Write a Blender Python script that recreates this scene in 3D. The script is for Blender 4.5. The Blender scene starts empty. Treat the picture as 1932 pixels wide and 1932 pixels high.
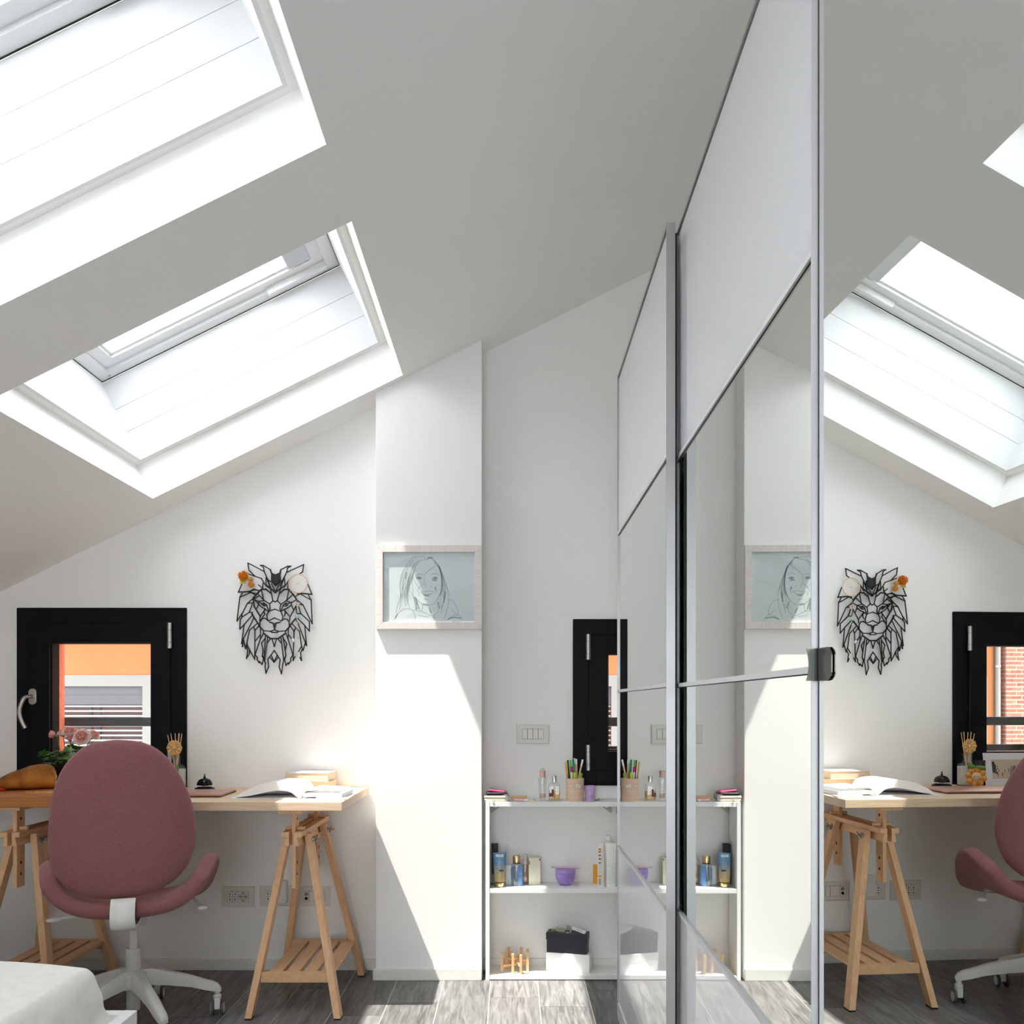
import bpy, math, random
from mathutils import Vector, Matrix, noise
random.seed(7)
C = bpy.context.scene.collection
R = math.radians
S = bpy.context.scene

# ------------------------------------------------------------------ camera, sky, sun, exposure
F, H, CX, CY = 1650.0, 1.18, 966.0, 1328.0        # focal length in pixels, eye height, principal point
cam = bpy.data.cameras.new('camera'); camo = bpy.data.objects.new('camera', cam); C.objects.link(camo)
camo.location = (0, 0, H); camo.rotation_euler = (R(90), 0, 0)
cam.sensor_width = 36; cam.lens = F / 1932 * 36; cam.shift_x = 0; cam.shift_y = (CY - 966) / 1932
cam.clip_start = 0.02
S.camera = camo
w = bpy.data.worlds.new('sky'); S.world = w; w.use_nodes = True
bg = w.node_tree.nodes['Background']
bg.inputs['Color'].default_value = (0.94, 0.97, 1.0, 1); bg.inputs['Strength'].default_value = 7.2
sun = bpy.data.lights.new('sun', 'SUN'); suno = bpy.data.objects.new('sun', sun); C.objects.link(suno)
SUN_DIR = Vector((0.41, 0.17, -1.0)).normalized()
sun.energy = 15.0; sun.angle = R(0.6); sun.color = (1.0, 0.95, 0.88)
suno.rotation_euler = SUN_DIR.to_track_quat('-Z', 'Y').to_euler(); suno.location = (-3, 2, 8)
S.view_settings.view_transform = 'Standard'; S.view_settings.look = 'None'
S.view_settings.gamma = 1.0; S.view_settings.use_curve_mapping = False
S.view_settings.exposure = 0.0
S.cycles.use_denoising = True
S.cycles.max_bounces = 14; S.cycles.diffuse_bounces = 8; S.cycles.glossy_bounces = 6
S.cycles.transparent_max_bounces = 16; S.cycles.transmission_bounces = 8
S.cycles.caustics_reflective = False; S.cycles.caustics_refractive = False
S.cycles.sample_clamp_indirect = 8.0

YW = F / 424.7            # back wall
YP = F / 441.0            # chimney breast front
A0, B0 = 2.80, 0.4939     # sloping ceiling z = A0 + B0 x
ALPHA = math.atan(B0)

def P(u, v, Y):
    return Vector(((u - CX) * Y / F, Y, H + (CY - v) * Y / F))

# ------------------------------------------------------------------ materials
def lin(c):
    return tuple(((x / 255) / 12.92 if x / 255 <= 0.04045 else ((x / 255 + 0.055) / 1.055) ** 2.4) for x in c)
MATS = {}
def mat(name, col, rough=0.5, metal=0.0, spec=0.5, coat=0.0, srgb=False, sheen=0.0, trans=0.0, ior=1.45, alpha=None):
    if name in MATS: return MATS[name]
    m = bpy.data.materials.new(name); m.use_nodes = True
    b = m.node_tree.nodes['Principled BSDF']
    c = lin(col) if srgb else col
    b.inputs['Base Color'].default_value = (*c, 1); b.inputs['Roughness'].default_value = rough
    b.inputs['Metallic'].default_value = metal; b.inputs['Specular IOR Level'].default_value = spec
    b.inputs['Coat Weight'].default_value = coat; b.inputs['Sheen Weight'].default_value = sheen
    b.inputs['Transmission Weight'].default_value = trans; b.inputs['IOR'].default_value = ior
    MATS[name] = m; return m
def nodes(m):
    nt = m.node_tree; return nt, nt.nodes['Principled BSDF']
def grain(name, c0, c1, scale=(1, 1, 1), noise_scale=12, detail=6, rough=0.5, spec=0.4, vary=0.0, bump=0.0, coord='Object', distortion=0.6, ramp=(0.3, 0.7)):
    """two-tone noise stretched along one axis; vary: per-object brightness change"""
    if name in MATS: return MATS[name]
    m = mat(name, c0, rough, spec=spec); nt, b = nodes(m)
    tc = nt.nodes.new('ShaderNodeTexCoord'); mp = nt.nodes.new('ShaderNodeMapping'); mp.inputs['Scale'].default_value = scale
    nz = nt.nodes.new('ShaderNodeTexNoise'); nz.inputs['Scale'].default_value = noise_scale; nz.inputs['Detail'].default_value = detail
    nz.inputs['Distortion'].default_value = distortion
    cr = nt.nodes.new('ShaderNodeValToRGB'); cr.color_ramp.elements[0].position = ramp[0]; cr.color_ramp.elements[1].position = ramp[1]
    cr.color_ramp.elements[0].color = (*c0, 1); cr.color_ramp.elements[1].color = (*c1, 1)
    L = nt.links.new
    if vary:
        oi = nt.nodes.new('ShaderNodeObjectInfo'); ad = nt.nodes.new('ShaderNodeVectorMath'); ad.operation = 'ADD'
        sc = nt.nodes.new('ShaderNodeVectorMath'); sc.operation = 'SCALE'; sc.inputs[3].default_value = 37.0
        cx = nt.nodes.new('ShaderNodeCombineXYZ')
        for k in range(3): L(oi.outputs['Random'], cx.inputs[k])
        L(cx.outputs[0], sc.inputs[0]); L(tc.outputs[coord], ad.inputs[0]); L(sc.outputs[0], ad.inputs[1]); L(ad.outputs[0], mp.inputs[0])
    else:
        L(tc.outputs[coord], mp.inputs[0])
    L(mp.outputs[0], nz.inputs['Vector']); L(nz.outputs['Fac'], cr.inputs[0])
    if vary:
        mr = nt.nodes.new('ShaderNodeMapRange'); mr.inputs[3].default_value = 1 - vary; mr.inputs[4].default_value = 1 + vary
        hv = nt.nodes.new('ShaderNodeHueSaturation')
        L(oi.outputs['Random'], mr.inputs[0]); L(mr.outputs[0], hv.inputs['Value']); L(cr.outputs[0], hv.inputs['Color']); L(hv.outputs[0], b.inputs['Base Color'])
    else:
        L(cr.outputs[0], b.inputs['Base Color'])
    if bump:
        bp = nt.nodes.new('ShaderNodeBump'); bp.inputs['Strength'].default_value = bump; bp.inputs['Distance'].default_value = 0.002
        L(nz.outputs['Fac'], bp.inputs['Height']); L(bp.outputs[0], b.inputs['Normal'])
    return m
def pane(name, tint=(0.97, 0.98, 0.98), refl=0.06):
    m = bpy.data.materials.new(name); m.use_nodes = True; nt = m.node_tree
    for n in list(nt.nodes): nt.nodes.remove(n)
    o = nt.nodes.new('ShaderNodeOutputMaterial'); t = nt.nodes.new('ShaderNodeBsdfTransparent'); g = nt.nodes.new('ShaderNodeBsdfGlossy')
    t.inputs[0].default_value = (*tint, 1); g.inputs['Roughness'].default_value = 0.0
    mx = nt.nodes.new('ShaderNodeMixShader'); mx.inputs[0].default_value = refl
    nt.links.new(t.outputs[0], mx.inputs[1]); nt.links.new(g.outputs[0], mx.inputs[2]); nt.links.new(mx.outputs[0], o.inputs[0])
    return m
M_WALL = mat('white wall paint', (0.87, 0.865, 0.85), 0.9, spec=0.2)
M_CEIL = mat('white ceiling paint', (0.90, 0.895, 0.88), 0.9, spec=0.2)
M_GLOSSWHITE = mat('white lacquered board', (0.86, 0.87, 0.88), 0.45)
M_BASE = mat('white skirting', (0.78, 0.78, 0.73), 0.45)
M_GLASS = pane('window glass')
M_BLACK = mat('black window frame', (0.0045, 0.005, 0.0065), 0.5, spec=0.14)
M_STEEL = mat('brushed steel', (0.46, 0.445, 0.42), 0.38, metal=1.0)
M_ALU = mat('satin aluminium', (0.40, 0.40, 0.405), 0.42, metal=0.7)
M_ALUW = mat('pale aluminium rail', (0.66, 0.66, 0.68), 0.4, metal=0.3)
M_MIRROR = mat('mirror', (0.855, 0.875, 0.855), 0.0, metal=1.0)
M_WHITEGLASS = mat('white glass', (0.72, 0.73, 0.75), 0.0, spec=0.6)
M_DARK = mat('black rubber', (0.012, 0.012, 0.012), 0.6)
M_CARC = mat('white wardrobe board', (0.82, 0.82, 0.81), 0.5)
M_GROUT = mat('pale grout', (0.62, 0.61, 0.59), 0.9)
M_TILE = grain('grey wood tile', (0.062, 0.060, 0.058), (0.265, 0.26, 0.255), (8, 0.8, 1), 6.5, 10, 0.38, 0.5, vary=0.26, bump=0.12, distortion=1.1, ramp=(.25, .75))
M_OAK = grain('pale oak', (0.60, 0.43, 0.285), (0.72, 0.55, 0.39), (1.2, 22, 22), 7, 5, 0.45, vary=0.0)
M_WORKTOP = grain('oiled beech', (0.38, 0.135, 0.038), (0.47, 0.19, 0.06), (1.5, 20, 20), 7, 5, 0.4)
M_BEECH = grain('beech wood', (0.66, 0.385, 0.205), (0.76, 0.485, 0.28), (16, 16, 1.3), 6, 5, 0.5, vary=0.05)
M_BEECHX = grain('beech wood slats', (0.66, 0.385, 0.205), (0.76, 0.485, 0.28), (16, 1.3, 16), 6, 5, 0.5, vary=0.05)
M_HOLE = mat('drilled hole', (0.06, 0.025, 0.012), 0.8)
M_FABRIC = grain('dusty pink wool', (0.20, 0.078, 0.082), (0.30, 0.128, 0.134), (1, 1, 1), 420, 3, 0.95, 0.1, bump=0.25, distortion=0)
nodes(M_FABRIC)[1].inputs['Sheen Weight'].default_value = 0.35
nodes(M_FABRIC)[1].inputs['Sheen Tint'].default_value = (0.9, 0.6, 0.62, 1)
M_CHAIRWHITE = mat('off white plastic', (0.74, 0.735, 0.70), 0.4)
M_TYRE = mat('grey caster tyre', (0.09, 0.095, 0.10), 0.5)
M_SHEET = grain('white cotton', (0.83, 0.815, 0.76), (0.88, 0.87, 0.83), (1, 1, 1), 30, 6, 0.95, 0.1, bump=0.2)
M_BEDFRAME = mat('white bed frame', (0.86, 0.86, 0.87), 0.4)

# ------------------------------------------------------------------ mesh builder
class MB:
    def __init__(s, o=(0, 0, 0)): s.v = []; s.f = []; s.o = Vector(o)
    def add(s, vs, fs):
        n = len(s.v); s.v += [Vector(x) - s.o for x in vs]; s.f += [[n + i for i in f] for f in fs]; return s
    def box(s, x0, x1, y0, y1, z0, z1):
        return s.add([(x, y, z) for z in (z0, z1) for y in (y0, y1) for x in (x0, x1)],
                     [(0, 2, 3, 1), (4, 5, 7, 6), (0, 1, 5, 4), (2, 6, 7, 3), (0, 4, 6, 2), (1, 3, 7, 5)])
    def obox(s, c, ax, ay, az, hx, hy, hz):
        c = Vector(c); ax = Vector(ax); ay = Vector(ay); az = Vector(az)
        return s.add([c + ax * (i * hx) + ay * (j * hy) + az * (k * hz) for k in (-1, 1) for j in (-1, 1) for i in (-1, 1)],
                     [(0, 2, 3, 1), (4, 5, 7, 6), (0, 1, 5, 4), (2, 6, 7, 3), (0, 4, 6, 2), (1, 3, 7, 5)])
    def shear(s, p0, p1, wx, wy):
        return s.loft([[Vector(p) + Vector((i * wx / 2, j * wy / 2, 0)) for i, j in ((-1, -1), (1, -1), (1, 1), (-1, 1))] for p in (p0, p1)])
    def loft(s, rings, cap=True, closed=True):
        n = len(rings[0]); k = len(s.v); s.v += [Vector(p) - s.o for r in rings for p in r]
        for a in range(len(rings) - 1):
            for i in range(n if closed else n - 1):
                j = (i + 1) % n; s.f.append([k + a * n + i, k + a * n + j, k + (a + 1) * n + j, k + (a + 1) * n + i])
        if cap:
            s.f.append([k + i for i in range(n)][::-1]); s.f.append([k + (len(rings) - 1) * n + i for i in range(n)])
        return s
    def lathe(s, prof, c=(0, 0, 0), n=24, axis=2, cap=True, sx=1.0, sy=1.0):
        c = Vector(c); rings = []
        for r, h in prof:
            ring = []
            for i in range(n):
                a = 2 * math.pi * i / n; p = [math.cos(a) * r * sx, math.sin(a) * r * sy, h]
                if axis == 0: p = [p[2], p[0], p[1]]
                if axis == 1: p = [p[0], p[2], p[1]]
                ring.append(c + Vector(p))
            rings.append(ring)
        return s.loft(rings, cap)
    def cyl(s, p0, p1, r0, r1=None, n=14):
        p0 = Vector(p0); p1 = Vector(p1); r1 = r0 if r1 is None else r1
        d = (p1 - p0).normalized(); a = d.orthogonal().normalized(); b = d.cross(a)
        return s.loft([[p + (a * math.cos(2 * math.pi * i / n) + b * math.sin(2 * math.pi * i / n)) * r for i in range(n)] for p, r in ((p0, r0), (p1, r1))])
    def tube(s, pts, r, n=8):
        pts = [Vector(p) for p in pts]; rings = []; prev = None
        for i, p in enumerate(pts):
            d = (pts[min(i + 1, len(pts) - 1)] - pts[max(i - 1, 0)]).normalized()
            a = d.orthogonal().normalized() if prev is None else (prev - d * prev.dot(d)).normalized()
            prev = a; b = d.cross(a); rr = r[i] if isinstance(r, (list, tuple)) else r
            rings.append([p + (a * math.cos(2 * math.pi * k / n) + b * math.sin(2 * math.pi * k / n)) * rr for k in range(n)])
        return s.loft(rings)
    def prism(s, poly, fn, d0, d1):
        """poly 2-D outline, fn(a, b, d) -> 3-D point, extruded from depth d0 to d1"""
        n = len(poly); k = len(s.v)
        s.v += [Vector(fn(a, b, d)) - s.o for d in (d0, d1) for a, b in poly]
        s.f.append([k + i for i in range(n)]); s.f.append([k + n + i for i in range(n)][::-1])
        for i in range(n): j = (i + 1) % n; s.f.append([k + i, k + n + i, k + n + j, k + j])
        return s
    def sphere(s, c, rx, ry=None, rz=None, n=14, m=8):
        ry = rx if ry is None else ry; rz = rx if rz is None else rz; c = Vector(c); rings = []
        for j in range(m + 1):
            t = math.pi * (0.02 + 0.96 * j / m) - math.pi / 2
            rings.append([c + Vector((rx * math.cos(t) * math.cos(2 * math.pi * i / n), ry * math.cos(t) * math.sin(2 * math.pi * i / n), rz * math.sin(t))) for i in range(n)])
        return s.loft(rings)
    def build(s, name, m, parent=None, loc=None, rot=None, smooth=40, bevel=0, seg=2, kind=None, **pr):
        me = bpy.data.meshes.new(name); me.from_pydata([tuple(v) for v in s.v], [], s.f); me.update()
        import bmesh as _b
        bm = _b.new(); bm.from_mesh(me); _b.ops.recalc_face_normals(bm, faces=bm.faces); bm.to_mesh(me); bm.free()
        for mm in (m if isinstance(m, (list, tuple)) else [m]): me.materials.append(mm)
        if smooth:
            for p in me.polygons: p.use_smooth = True
            me.set_sharp_from_angle(angle=R(smooth))
        o = bpy.data.objects.new(name, me); C.objects.link(o)
        if parent is not None: o.parent = parent
        if loc is not None: o.location = loc
        if rot is not None: o.rotation_euler = rot
        if bevel:
            b = o.modifiers.new('bevel', 'BEVEL'); b.width = bevel; b.segments = seg; b.limit_method = 'ANGLE'; b.angle_limit = R(40)
        if kind: o['kind'] = kind
        for k, v in pr.items(): o[k] = v
        return o

def thing(name, label, cat, loc=(0, 0, 0), rotz=0, group=None):
    o = bpy.data.objects.new(name, None); C.objects.link(o); o.location = loc; o.rotation_euler = (0, 0, rotz)
    o.empty_display_size = 0.05; o['label'] = label; o['category'] = cat
    if group: o['group'] = group
    return o
def struct(name, label=None, loc=(0, 0, 0)):
    o = bpy.data.objects.new(name, None); C.objects.link(o); o.location = loc; o['kind'] = 'structure'
    if label: o['label'] = label
    return o
def dup(o, name, parent, loc):
    c = o.copy(); c.name = name; C.objects.link(c); c.parent = parent; c.location = loc; return c
def spline(pts, n=4, closed=False):
    pts = [Vector(p) for p in pts]; out = []; N = len(pts)
    for i in range(N if closed else N - 1):
        g = lambda k: pts[k % N] if closed else pts[max(0, min(N - 1, k))]
        p0, p1, p2, p3 = g(i - 1), g(i), g(i + 1), g(i + 2)
        for k in range(n):
            t = k / n
            out.append(0.5 * ((2 * p1) + (p2 - p0) * t + (2 * p0 - 5 * p1 + 4 * p2 - p3) * t * t + (3 * p1 - p0 - 3 * p2 + p3) * t ** 3))
    if not closed: out.append(pts[-1])
    return out
def cells(x0, x1, y0, y1, holes):
    xs = sorted({x0, x1, *[h[0] for h in holes], *[h[1] for h in holes]}); ys = sorted({y0, y1, *[h[2] for h in holes], *[h[3] for h in holes]})
    for a, b in zip(xs, xs[1:]):
        for c, d in zip(ys, ys[1:]):
            mx, my = (a + b) / 2, (c + d) / 2
            if not any(h[0] < mx < h[1] and h[2] < my < h[3] for h in holes): yield a, b, c, d

def ringmesh(mb, a0, a1, b0, b1, wd, d0, d1, fn):
    k = len(mb.v)
    for d in (d0, d1):
        for i in (0, wd):
            for a, b in ((a0 + i, b0 + i), (a1 - i, b0 + i), (a1 - i, b1 - i), (a0 + i, b1 - i)): mb.v.append(Vector(fn(a, b, d)) - mb.o)
    for i in range(4):
        j = (i + 1) % 4
        for q in ((i, j, 4 + j, 4 + i), (8 + i, 12 + i, 12 + j, 8 + j), (i, 8 + i, 8 + j, j), (4 + i, 4 + j, 12 + j, 12 + i)): mb.f.append([k + x for x in q])
    return mb
# ------------------------------------------------------------------ room shell
XL, XR, YB = -2.75, 1.06, -2.6
WIN1 = (-2.195, -1.443, 0.80, 1.606)          # left window opening x0, x1, z0, z1
WIN2 = (0.270, 1.02, 0.818, 1.556)
TW = 0.15
mb = MB()
for a, b, c, d in cells(XL - 0.2, XR + 0.2, -0.1, 3.7, [(WIN1[0] + .02, WIN1[1] - .02, WIN1[2] + .02, WIN1[3] - .02), (WIN2[0] + .02, WIN2[1] - .02, WIN2[2] + .02, WIN2[3] - .02)]):
    mb.box(a, b, YW, YW + TW, c, d)
wall_back = mb.build('wall_back', M_WALL, kind='structure', smooth=0)
MB().box(XL - 0.15, XL, YB, YW, -0.1, 1.6).build('wall_left', M_WALL, kind='structure', smooth=0)
MB().box(XR, XR + 0.15, YB, YW, -0.1, 3.5).build('wall_right', M_WALL, kind='structure', smooth=0)
GD = (-1.55, 0.25, 0.0, 2.2)                    # unseen glazed door, added behind the viewer to let in fill light
mb = MB()
for a, b, c, d in cells(XL - .15, XR + .15, -.1, 3.5, [GD]): mb.box(a, b, YB - .15, YB, c, d)
mb.build('wall_front', M_WALL, kind='structure', smooth=0)
r = struct('fill_door_1', 'unseen glazed door added behind the viewer for fill light', (0, YB, 0)); o = r.location
mb = MB(o)
for a, b, c, d in cells(GD[0], GD[1], GD[2], GD[3], [(GD[0] + .06, -.69, .08, 2.14), (-.61, GD[1] - .06, .08, 2.14)]): mb.box(a, b, YB - .1, YB - .04, c, d)
mb.build('frame', M_GLOSSWHITE, r, smooth=0)
MB(o).box(GD[0] + .06, -.69, YB - .075, YB - .065, .08, 2.14).build('glass', M_GLASS, r, smooth=0)
MB(o).box(-.61, GD[1] - .06, YB - .075, YB - .065, .08, 2.14).build('glass', M_GLASS, r, smooth=0)
# chimney breast between desk and shelf
PX0, PX1 = (709 - CX) / 441.0, (909 - CX) / 441.0
MB().add([(x, y, z) for y in (YP, YW) for x, z in ((PX0, 0), (PX1, 0), (PX1, A0 + B0 * PX1 + .01), (PX0, A0 + B0 * PX0 + .01))],
         [(0, 1, 2, 3), (4, 7, 6, 5), (0, 3, 7, 4), (1, 5, 6, 2)]).build('wall_chimney', M_WALL, kind='structure', smooth=0, bevel=0.002)
# skirting
def skirting(name, x0, x1, y):
    MB().box(x0, x1, y - 0.013, y, 0, 0.05).build(name, M_BASE, kind='structure', smooth=0, bevel=0.002)
skirting('baseboard_back', XL, PX0, YW); skirting('baseboard_niche', PX1, XR, YW); skirting('baseboard_chimney', PX0 - 0.009, PX1, YP)
MB().box(PX0 - .013, PX0, YP, YW, 0, .05).build('trim_1', M_BASE, kind='structure', smooth=0)
MB().box(XL, XL + .013, YB, YW - .013, 0, .05).build('baseboard_left', M_BASE, kind='structure', smooth=0)

# floor: grout bed and wood-look planks
floor = MB().box(XL - .1, XR + .1, YB - .1, YW + .1, -0.1, -0.0012).build('floor', M_GROUT, kind='structure', smooth=0)
joint = {-0.6915: 3.311, -0.8915: 3.622, -0.2915 - .2: 3.449, 0.1085: 3.408, 0.3085: 3.60}
pl_mesh = {}
for k in range(-14, 6):
    x0 = 0.1085 - 0.0 + 0.2 * k
    j = None
    for kx, ky in joint.items():
        if abs(kx - x0) < 0.05: j = ky
    if j is None: j = 2.75 + (k * 0.437) % 1.2
    ys = [y for y in [j + 1.2 * i for i in range(-6, 4)] if YB < y < YW]
    ys = [YB] + ys + [YW]
    for ya, yb in zip(ys, ys[1:]):
        xa, xb = max(x0 + .0015, XL), min(x0 + .1985, XR)
        if xb - xa < .01 or yb - ya < .02: continue
        L_, W_ = yb - ya - .003, xb - xa
        key = (round(L_, 3), round(W_, 3))
        loc = ((xa + xb) / 2, (ya + yb) / 2, 0)
        if key not in pl_mesh:
            o = MB().box(-W_ / 2, W_ / 2, -L_ / 2, L_ / 2, -0.004, 0.0).build('plank', M_TILE, floor, loc, smooth=0); pl_mesh[key] = o.data
        else:
            o = bpy.data.objects.new('plank', pl_mesh[key]); C.objects.link(o); o.parent = floor; o.location = loc

# sloping ceiling with roof-window shafts: coordinates s (up the slope), y, t (outwards)
CA, SA = math.cos(ALPHA), math.sin(ALPHA)
def Q(s, y, t): return Vector((s * CA - t * SA, y, A0 + s * SA + t * CA))
def slopebox(mb, s0, s1, y0, y1, t0, t1):
    return mb.add([Q(s, y, t) for t in (t0, t1) for y in (y0, y1) for s in (s0, s1)],
                  [(0, 2, 3, 1), (4, 5, 7, 6), (0, 1, 5, 4), (2, 6, 7, 3), (0, 4, 6, 2), (1, 3, 7, 5)])
SX0, SX1 = -1.521 / CA, -0.462 / CA
SKY = [(2.522, 3.703), (0.995, 2.176), (-0.532, 0.649), (-2.06, -0.88)]  # last two roof windows are unseen, added for ambient light
holes = [(SX0, SX1, a, b) for a, b in SKY]
T1, T2, IN = 0.155, 0.515, 0.035
mb = MB()
for a, b, c, d in cells(-3.3, 1.45, YB - .2, YW + .2, holes): slopebox(mb, a, b, c, d, 0, T1)
ceiling = mb.build('ceiling', M_CEIL, kind='structure', smooth=0)
mb = MB(); g = IN - .012
for a, b, c, d in cells(-3.3, 1.45, YB - .2, YW + .2, [(SX0 + g, SX1 - g, a + g, b - g) for a, b in SKY]): slopebox(mb, a, b, c, d, T1, T2 + .06)
roof = mb.build('roof', M_WALL, kind='structure', smooth=0)
M_SKYW = mat('white painted timber', (0.74, 0.745, 0.75), 0.55)
M_GREYP = mat('pale grey plastic', (0.55, 0.56, 0.57), 0.5)
def skylight(i, y0, y1, label):
    r = struct('window_%d' % i, label, Q((SX0 + SX1) / 2, (y0 + y1) / 2, T1))
    o = r.location
    s0, s1, a0, a1 = SX0 + IN, SX1 - IN, y0 + IN, y1 - IN
    ts = [T1, T1 + .13, T1 + .235, T2]
    for ta, tb in zip(ts, ts[1:]):
        e = .0008
        for (sa, sb, ya, yb) in ((s0 - .012, s1 + .012, a1, a1 + .012), (s0 - .012, s1 + .012, a0 - .012, a0), (s0 - .012, s0, a0, a1), (s1, s1 + .012, a0, a1)):
            slopebox(MB(o), sa, sb, ya, yb, ta + (e if ta > T1 else 0), tb - e).build('board', M_SKYW, r, smooth=0)
    def ring(name, w_, t0, t1, m, ins, bev=.003):
        return ringmesh(MB(o), s0 + ins, s1 - ins, a0 + ins, a1 - ins, w_, t0, t1, Q).build(name, m, r, smooth=0)
    ring('shadow_gap', .003, T2, T2 + .003, M_DARK, .0)
    ring('frame', .05, T2 + .003, T2 + .06, M_SKYW, .002)
    ring('sash', .07, T2 + .018, T2 + .07, M_SKYW, .035)
    ring('sash_bead', .018, T2 + .03, T2 + .06, M_SKYW, .10)
    ring('gasket', .002, T2 + .047, T2 + .049, M_DARK, .116)
    slopebox(MB(o), s0 + .11, s1 - .11, a0 + .11, a1 - .11, T2 + .05, T2 + .056).build('glass', M_GLASS, r, smooth=0)
    slopebox(MB(o), s1 - .20, s1 - .10, a0 + .12, a1 - .12, T2 + .012, T2 + .045).build('vent_flap', M_GREYP, r, smooth=0, bevel=.004)
    for ya in (a0 + .05, a1 - .05):
        slopebox(MB(o), s1 - .32, s1 - .05, ya - .012, ya + .012, T2 - .01, T2 + .02).build('hinge_arm', M_SKYW, r, smooth=0, bevel=.004)
    for sa in (s0 + .045, s1 - .07):
        for ya in (a0 + .02, a1 - .022):
            c = Q(sa, ya, T2 - .001); n = Q(0, 0, 1) - Q(0, 0, 0)
            MB(o).cyl(c - n * .002, c + n * .006, .006, n=10).build('bolt', M_GREYP, r)
    return r
skylight(3, *SKY[0], label='roof window nearest the back wall with white lining boards')
skylight(4, *SKY[1], label='roof window at the upper left corner with white lining boards')
skylight(5, *SKY[2], label='unseen roof window added above the viewer for ambient light')
skylight(6, *SKY[3], label='unseen roof window added at the far end behind the viewer for ambient light')

# ------------------------------------------------------------------ wall windows
def wall_window(i, w4, hinge_left, label):
    x0, x1, z0, z1 = w4; o = Vector(((x0 + x1) / 2, YW, z0)); r = struct('window_%d' % i, label, o)
    def ring(name, xa, xb, za, zb, wd, ya, yb, m=M_BLACK, bev=.003):
        return ringmesh(MB(o), xa, xb, za, zb, wd, ya, yb, lambda a, b, d: Vector((a, d, b))).build(name, m, r, smooth=0, bevel=bev)
    ring('frame', x0, x1, z0, z1, .075, YW - .012, YW + .07)
    sash = ring('sash', x0 + .068, x1 - .068, z0 + .068, z1 - .068, .085, YW - .026, YW + .055)
    ring('glazing_bead', x0 + .152, x1 - .152, z0 + .152, z1 - .152, .006, YW - .01, YW + .05, bev=0)
    MB(o).box(x0 + .15, x1 - .15, YW + .02, YW + .03, z0 + .15, z1 - .15).build('glass', M_GLASS, r, smooth=0)
    hx = x0 + .066 if hinge_left else x1 - .066
    for zc in (z1 - .125, z0 + .125):
        h = MB(o).cyl((hx, YW - .032, zc - .056), (hx, YW - .032, zc + .056), .010, n=14)
        h = h.build('hinge', M_STEEL, r)
        MB(o).cyl((hx, YW - .032, zc + .024), (hx, YW - .032, zc + .0252), .0106, n=14).build('hinge_joint', M_DARK, h)
        MB(o).cyl((hx, YW - .032, zc - .03), (hx, YW - .032, zc - .0288), .0106, n=14).build('hinge_joint', M_DARK, h)
    px = x1 - .105 if hinge_left else x0 + .083
    zc = 1.212
    pl = MB(o)
    pl.prism([(px + .0175 * math.cos(a), zc + .017 * math.sin(a) + (.019 if math.sin(a) > 0 else -.019)) for a in [2 * math.pi * k / 20 for k in range(20)]], lambda a, b, d: (a, d, b), YW - .036, YW - .024)
    pl = pl.build('handle_plate', M_STEEL, r, bevel=.002)
    sgn = -1 if not hinge_left else 1
    pts = [(px, YW - .03, zc), (px + sgn * .004, YW - .055, zc), (px + sgn * .016, YW - .072, zc - .008), (px + sgn * .030, YW - .076, zc - .045), (px + sgn * .034, YW - .074, zc - .075), (px + sgn * .028, YW - .07, zc - .105), (px + sgn * .014, YW - .066, zc - .138)]
    MB(o).tube(spline(pts, 5), .0085, 10).build('handle', M_STEEL, r)
    return r
wall_window(1, WIN1, False, 'black framed window behind the chair with a lever handle')
wall_window(2, WIN2, True, 'narrow black framed window above the white shelf beside the wardrobe')

# outside: painted reveal, guard rails, street facade
M_REDREV = grain('terracotta render', (0.60, 0.13, 0.065), (0.72, 0.2, 0.11), (1, 1, 1), 60, 4, 0.9, 0.1)
mb = MB()
for w4 in (WIN1, WIN2):
    for a, b, c, d in cells(-3.5 if w4 is WIN1 else -.6, -.6 if w4 is WIN1 else 1.6, -4, 3.7, [(w4[0] + .105, w4[1] - .105, w4[2] + .09, w4[3] - .105)]): mb.box(a, b, YW + TW, YW + TW + .05, c, d)
mb.build('trim_2', M_REDREV, kind='structure', smooth=0)
M_RAIL = grain('weathered steel rail', (0.05, 0.05, 0.055), (0.10, 0.10, 0.10), (2, 12, 12), 6, 5, 0.55, 0.4)
for nm, w4 in (('behind the office chair', WIN1), ('above the white shelf', WIN2)):
    r = thing('guard_rail', 'grey steel guard rail outside the window ' + nm, 'railing', ((w4[0] + w4[1]) / 2, YW + TW + .08, .9))
    MB(r.location).box(w4[0], w4[1], YW + TW + .06, YW + TW + .075, 1.096 - .021, 1.096 + .021).build('bar', M_RAIL, r, bevel=.003)
    MB(r.location).box(w4[0], w4[1], YW + TW + .06, YW + TW + .075, .966 - .016, .966 + .016).build('bar', M_RAIL, r, bevel=.003)
    for x in (w4[0] + .02, w4[1] - .02):
        MB(r.location).box(x - .012, x + .012, YW + TW + .045, YW + TW + .06, .90, 1.13).build('bracket', M_RAIL, r)
M_ORANGE = grain('apricot render', (0.34, 0.138, 0.054), (0.375, 0.158, 0.066), (1, 1, 1), 2.2, 6, 0.9, 0.1)
M_CREAM = mat('cream render', (0.245, 0.235, 0.22), 0.9, spec=.1)
M_SHUT = mat('grey shutter box', (0.085, 0.078, 0.088), 0.6)
M_SLAT = mat('white shutter slat', (0.30, 0.29, 0.28), 0.6)
M_BROWN = mat('brown window behind shutter', (0.16, 0.085, 0.07), 0.5)
YF = 12.0
bl = thing('apartment_house', 'apricot rendered house across the street with cream window surrounds', 'building', (0, YF, -4))
o = bl.location
FW = [(-6.80, -5.06), (-.44, 1.36)]
mb = MB(o)
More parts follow.
